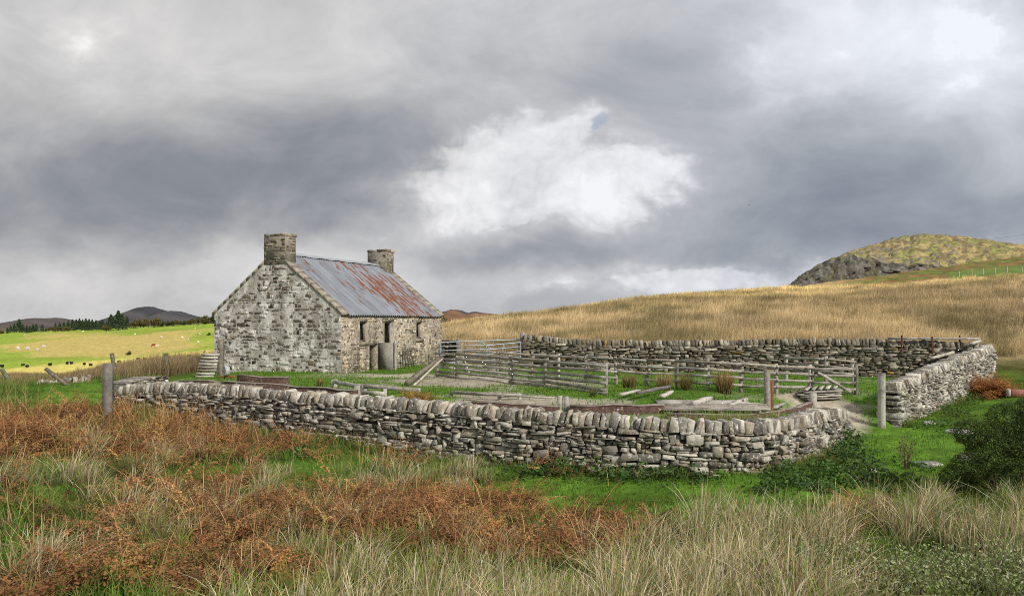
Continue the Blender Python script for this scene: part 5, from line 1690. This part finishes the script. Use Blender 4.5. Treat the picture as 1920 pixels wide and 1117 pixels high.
VS = [(0, 0, .62), (.38, 0, .64), (-.4, 0, .64), (.58, 0, .8), (.78, 0, .78), (.3, .13, .35), (.3, .13, 0), (.3, -.13, .35), (.3, -.13, 0), (-.36, .13, .38), (-.42, .13, .2), (-.38, .13, 0), (-.36, -.13, .38), (-.42, -.13, .2), (-.38, -.13, 0), (-.56, 0, .5)]
ES = [(0, 1), (0, 2), (1, 3), (3, 4), (1, 5), (5, 6), (1, 7), (7, 8), (2, 9), (9, 10), (10, 11), (2, 12), (12, 13), (13, 14), (2, 15)]
RS = [.28, .25, .26, .13, .07, .06, .035, .06, .035, .08, .045, .035, .08, .045, .035, .03]
sheep0 = skin_animal('sheep', ES, VS, RS, M_PLAIN, (.72, .69, .62))
sheep = [(202, 624), (253, 628), (303, 634), (342, 635), (353, 637), (374, 628), (366, 617), (46, 629), (34, 653), (372, 643), (155, 623)]
for i, (px, py) in enumerate(sheep):
    g = G(px, py); o = sheep0 if i == 0 else sheep0.copy()
    if i: COL.objects.link(o)
    o.location = g; o.scale = (1.15,) * 3; o.rotation_euler = (0, 0, rng.uniform(0, 6.28))
    tag(o, 'white sheep grazing far off on the green slope, ' + ORD[i] + ' of the scattered flock', 'sheep', 'sheep on the far field')
xs_ = sorted(sheep)
flock = [o for o in bpy.data.objects if o.name.startswith('sheep')]
flock.sort(key=lambda o: o.location.x / o.location.y)
for i, o in enumerate(flock):
    o['label'] = 'tiny white sheep on the far green slope, ' + ORD[i] + ' from the left'
for px, py, colr, lab in ((287, 651.5, (.20, .05, .025), 'red brown cow on the far field above the bales'), (294, 652, (.55, .48, .36), 'cream cow beside the red brown one on the far field')):
    o = skin_animal('cow', ES, [(v[0] * 1.7, v[1] * 1.7, v[2] * 1.75) for v in VS], [q * 1.7 for q in RS], M_PLAIN, colr)
    o.location = G(px, py); o.rotation_euler = (0, 0, .2); tag(o, lab, 'cow')
for i, (px, py, w_) in enumerate(((82, 650, 8), (52, 654, 9), (34, 654, 7), (70, 656, 5))):
    rock('pale rock outcrop on the far field, ' + ORD[i] + ' of the small group at left', px, py, w_, 4, 1.3)['group'] = 'pale rocks on the far field'

# fence on the knoll skyline at right
for i, (px, py) in enumerate(((1799, 510), (1822, 508), (1843, 505), (1866, 501), (1888, 497), (1916, 492))):
    g = None
    d = 128.0; x, y = XY(px, d); z = gz(x, y)
    mb = MB(); beam(mb, (0, 0, -.3), (rng.normal(0, .05), 0, 1.15), .13, .13, (.42, .38, .31)); o = mb.build('fence_post', M_WOOD); o.location = (x, y, z)
    tag(o, 'small pale fence post below the rocky knoll, ' + ORD[i] + ' from the left', 'post', 'fence posts below the knoll')
# overhead wire and the bird
mb = MB(); a, b = P(1800, 452, 330), P(2150, 398, 250)
tube(mb, [np.array(a + (b - a) * t) - np.array([0, 0, 4 * t * (1 - t) * 1.5]) for t in np.linspace(0, 1, 12)], .025, (.05, .05, .055), 5)
tag(mb.build('overhead_wire', M_PLAIN), 'thin dark overhead wire in the sky above the knoll', 'wire')
mb = MB(); o0 = P(1405, 385, 90)
mb.add(np.array([(-.22, 0, .10), (-.1, .07, .04), (-.08, -.07, .03), (0, .12, 0), (0, -.12, 0), (.1, .07, .05), (.08, -.07, .04), (.22, 0, .12), (0, 0, .03), (0, 0, -.04)], float), np.array([[0, 1, 2], [1, 3, 8], [2, 8, 4], [1, 8, 2], [7, 6, 5], [5, 8, 3], [6, 4, 8], [5, 6, 8], [3, 9, 4], [3, 4, 8]]), (.03, .03, .035))
o = mb.build('bird', M_PLAIN); o.location = o0; tag(o, 'tiny dark bird flying in the grey sky', 'bird')

# ------------------------------------------------------------------ sky and light
SUN_EL, SUN_AZ = math.radians(34), math.radians(138)            # azimuth clockwise from +Y: right and a little behind
w = bpy.data.worlds.new('World'); scene.world = w; w.use_nodes = True
nt = w.node_tree; N, L = nt.nodes, nt.links
bg = N['Background']
sky = N.new('ShaderNodeTexSky'); sky.sky_type = 'NISHITA'; sky.sun_disc = False
sky.sun_elevation = SUN_EL; sky.sun_rotation = SUN_AZ
co = ncoord(nt, 'Generated')
sp = N.new('ShaderNodeSeparateXYZ'); L.new(co, sp.inputs[0])
X_, Y_, Z_ = sp.outputs
yy = nmath(nt, 'MAXIMUM', nmath(nt, 'ABSOLUTE', Y_), .12)
U0 = nmath(nt, 'DIVIDE', X_, yy); V0 = nmath(nt, 'DIVIDE', Z_, yy)
cv = N.new('ShaderNodeCombineXYZ')
L.new(U0, cv.inputs[0]); L.new(nmath(nt, 'MULTIPLY', V0, 1.7), cv.inputs[1]); L.new(nmath(nt, 'MULTIPLY', Y_, .3), cv.inputs[2])
vec = cv.outputs[0]


def nz_(sc, det, loc, rough=.55, dist=0.0):
    return nmath(nt, 'SUBTRACT', nnoise(nt, nmap(nt, vec, (1, 1, 1), (0, 0, 0), loc), sc, det, rough, dist), .5)


wu, wv = nz_(3.0, 5, (3, 1, 2), .6), nz_(3.0, 5, (9, 4, 5), .6)
U1 = nmath(nt, 'ADD', U0, nmath(nt, 'MULTIPLY', wu, .34)); V1 = nmath(nt, 'ADD', V0, nmath(nt, 'MULTIPLY', wv, .22))


def gau(cx_, cy_, rx, ry, amp, Uu, Vv):
    a = nmath(nt, 'DIVIDE', nmath(nt, 'SUBTRACT', Uu, (cx_ - CX) / F), rx / F)
    b = nmath(nt, 'DIVIDE', nmath(nt, 'SUBTRACT', Vv, (HZ - cy_) / F), ry / F)
    r2 = nmath(nt, 'MULTIPLY_ADD', a, a, nmath(nt, 'MULTIPLY', b, b))
    return nmath(nt, 'MULTIPLY', nmath(nt, 'POWER', 2.71828, nmath(nt, 'MULTIPLY', r2, -1)), amp)


soft = [(230, 40, 460, 150, .06), (900, 30, 400, 110, .02), (60, 370, 420, 90, -.20), (600, 310, 330, 100, -.20), (1560, 60, 150, 110, .20), (1800, 80, 180, 120, .22), (1560, 300, 300, 120, -.12),
        (1480, 430, 320, 80, -.11), (960, 470, 260, 40, -.13), (1780, 400, 260, 110, -.07), (1180, 150, 170, 60, -.08), (200, 540, 400, 60, .06), (560, 470, 160, 50, .10), (160, 90, 120, 80, .04), (800, 390, 150, 70, .12), (850, 525, 500, 40, .07)]
acc = nmath(nt, 'MULTIPLY_ADD', V0, .06, .662)
for b in soft: acc = nmath(nt, 'ADD', acc, gau(*b, U1, V1))
fb = nz_(4.4, 8, (1, 7, 3), .61, .5)
acc = nmath(nt, 'MULTIPLY_ADD', fb, .36, acc)
# the bright heap of cumulus in the middle: billows of several sizes along its edge
cv2 = N.new('ShaderNodeCombineXYZ'); L.new(nmath(nt, 'MULTIPLY_ADD', wu, .10, U0), cv2.inputs[0]); L.new(nmath(nt, 'MULTIPLY_ADD', wv, .10, nmath(nt, 'MULTIPLY', V0, 1.25)), cv2.inputs[1]); L.new(nmath(nt, 'MULTIPLY', Y_, .3), cv2.inputs[2])
bill = None
for sc_, am_ in ((6, .9), (13, .8), (27, .6), (55, .4), (110, .25)):
    q_ = nmath(nt, 'MULTIPLY', nmath(nt, 'ABSOLUTE', nmath(nt, 'SUBTRACT', nnoise(nt, cv2.outputs[0], sc_, 0), .5)), am_)
    bill = q_ if bill is None else nmath(nt, 'ADD', bill, q_)
bill = nmath(nt, 'SUBTRACT', bill, .27)
fine = nmath(nt, 'SUBTRACT', nnoise(nt, cv2.outputs[0], 5.5, 7, .58, .2), .5)
heap = nmath(nt, 'MULTIPLY_ADD', bill, .30, nmath(nt, 'MULTIPLY', fine, 1.05))
for g_ in ((1010, 258, 150, 50, .62), (1085, 225, 40, 30, .22), (870, 340, 160, 70, .5), (1020, 340, 200, 80, .22), (1250, 285, 95, 55, .52), (1130, 365, 250, 70, .42), (1320, 530, 240, 38, .85), (1000, 552, 160, 18, .33), (150, 70, 120, 80, .34), (720, 420, 140, 50, .26), (1500, 50, 110, 80, .25), (1790, 60, 150, 90, .28)):
    heap = nmath(nt, 'ADD', heap, gau(*g_, U1, V1))
hm = nrange(nt, heap, .05, .85)
acc = nmath(nt, 'MULTIPLY_ADD', hm, .165, acc)
acc = nmath(nt, 'ADD', acc, nmath(nt, 'MULTIPLY', nrange(nt, hm, .1, .5), nmath(nt, 'MULTIPLY_ADD', bill, .25, nmath(nt, 'MULTIPLY', fine, .55))))
acc = nmath(nt, 'MULTIPLY_ADD', nrange(nt, heap, .42, .60), .05, acc)
ramp = N.new('ShaderNodeValToRGB'); L.new(acc, ramp.inputs[0])
el = ramp.color_ramp.elements


def lin(c): return tuple(((v / 255 + .055) / 1.055) ** 2.4 if v / 255 > .04045 else v / 255 / 12.92 for v in c) + (1,)


el[0].position = .36; el[0].color = lin((122, 128, 137)); el[1].position = .98; el[1].color = lin((246, 246, 247))
for p_, c_ in ((.46, (139, 144, 153)), (.56, (162, 165, 171)), (.66, (186, 187, 190)), (.78, (214, 214, 216))):
    e = el.new(p_); e.color = lin(c_)
tint = nmix(nt, nrange(nt, U0, -.5, .6), (1.015, 1.0, .975), (.955, .995, 1.05))
cloud = scale_col(nt, nmix(nt, 1.0, ramp.outputs[0], tint, 'MULTIPLY'), 10.0)
# small gaps of blue
hole = nrange(nt, nmath(nt, 'ADD', gau(1130, 232, 36, 26, .8, U1, V1), nmath(nt, 'ADD', gau(1120, 545, 300, 22, .5, U1, V1), nmath(nt, 'MULTIPLY', fine, .8))), .45, .8, 0, .45)
L.new(nmix(nt, hole, cloud, sky.outputs[0]), bg.inputs['Color'])
bg.inputs['Strength'].default_value = .1
w.cycles.sampling_method = 'MANUAL'; w.cycles.sample_map_resolution = 256

sl = bpy.data.lights.new('sun', 'SUN'); sl.energy = 4.2; sl.angle = math.radians(5); sl.color = (1.0, .93, .82)
so = bpy.data.objects.new('sun', sl); COL.objects.link(so)
sd_ = Vector((math.sin(SUN_AZ) * math.cos(SUN_EL), math.cos(SUN_AZ) * math.cos(SUN_EL), math.sin(SUN_EL)))
so.rotation_euler = sd_.to_track_quat('Z', 'Y').to_euler(); so.location = (20, -10, 30)

cam = bpy.data.cameras.new('camera'); co_ = bpy.data.objects.new('camera', cam); COL.objects.link(co_)
co_.location = (0, 0, E); co_.rotation_euler = (math.radians(90), 0, 0)
cam.sensor_width = 36; cam.lens = F / 1920 * 36; cam.shift_y = (HZ - 558.5) / 1920
cam.clip_start = .1; cam.clip_end = 9000
scene.camera = co_
scene.view_settings.view_transform = 'Standard'; scene.view_settings.look = 'None'; scene.view_settings.exposure = 0
scene.cycles.max_bounces = 5; scene.cycles.diffuse_bounces = 3; scene.cycles.glossy_bounces = 2; scene.cycles.transmission_bounces = 3
scene.cycles.use_denoising = False
scene.cycles.pixel_filter_type = 'BLACKMAN_HARRIS'; scene.cycles.filter_width = 1.0
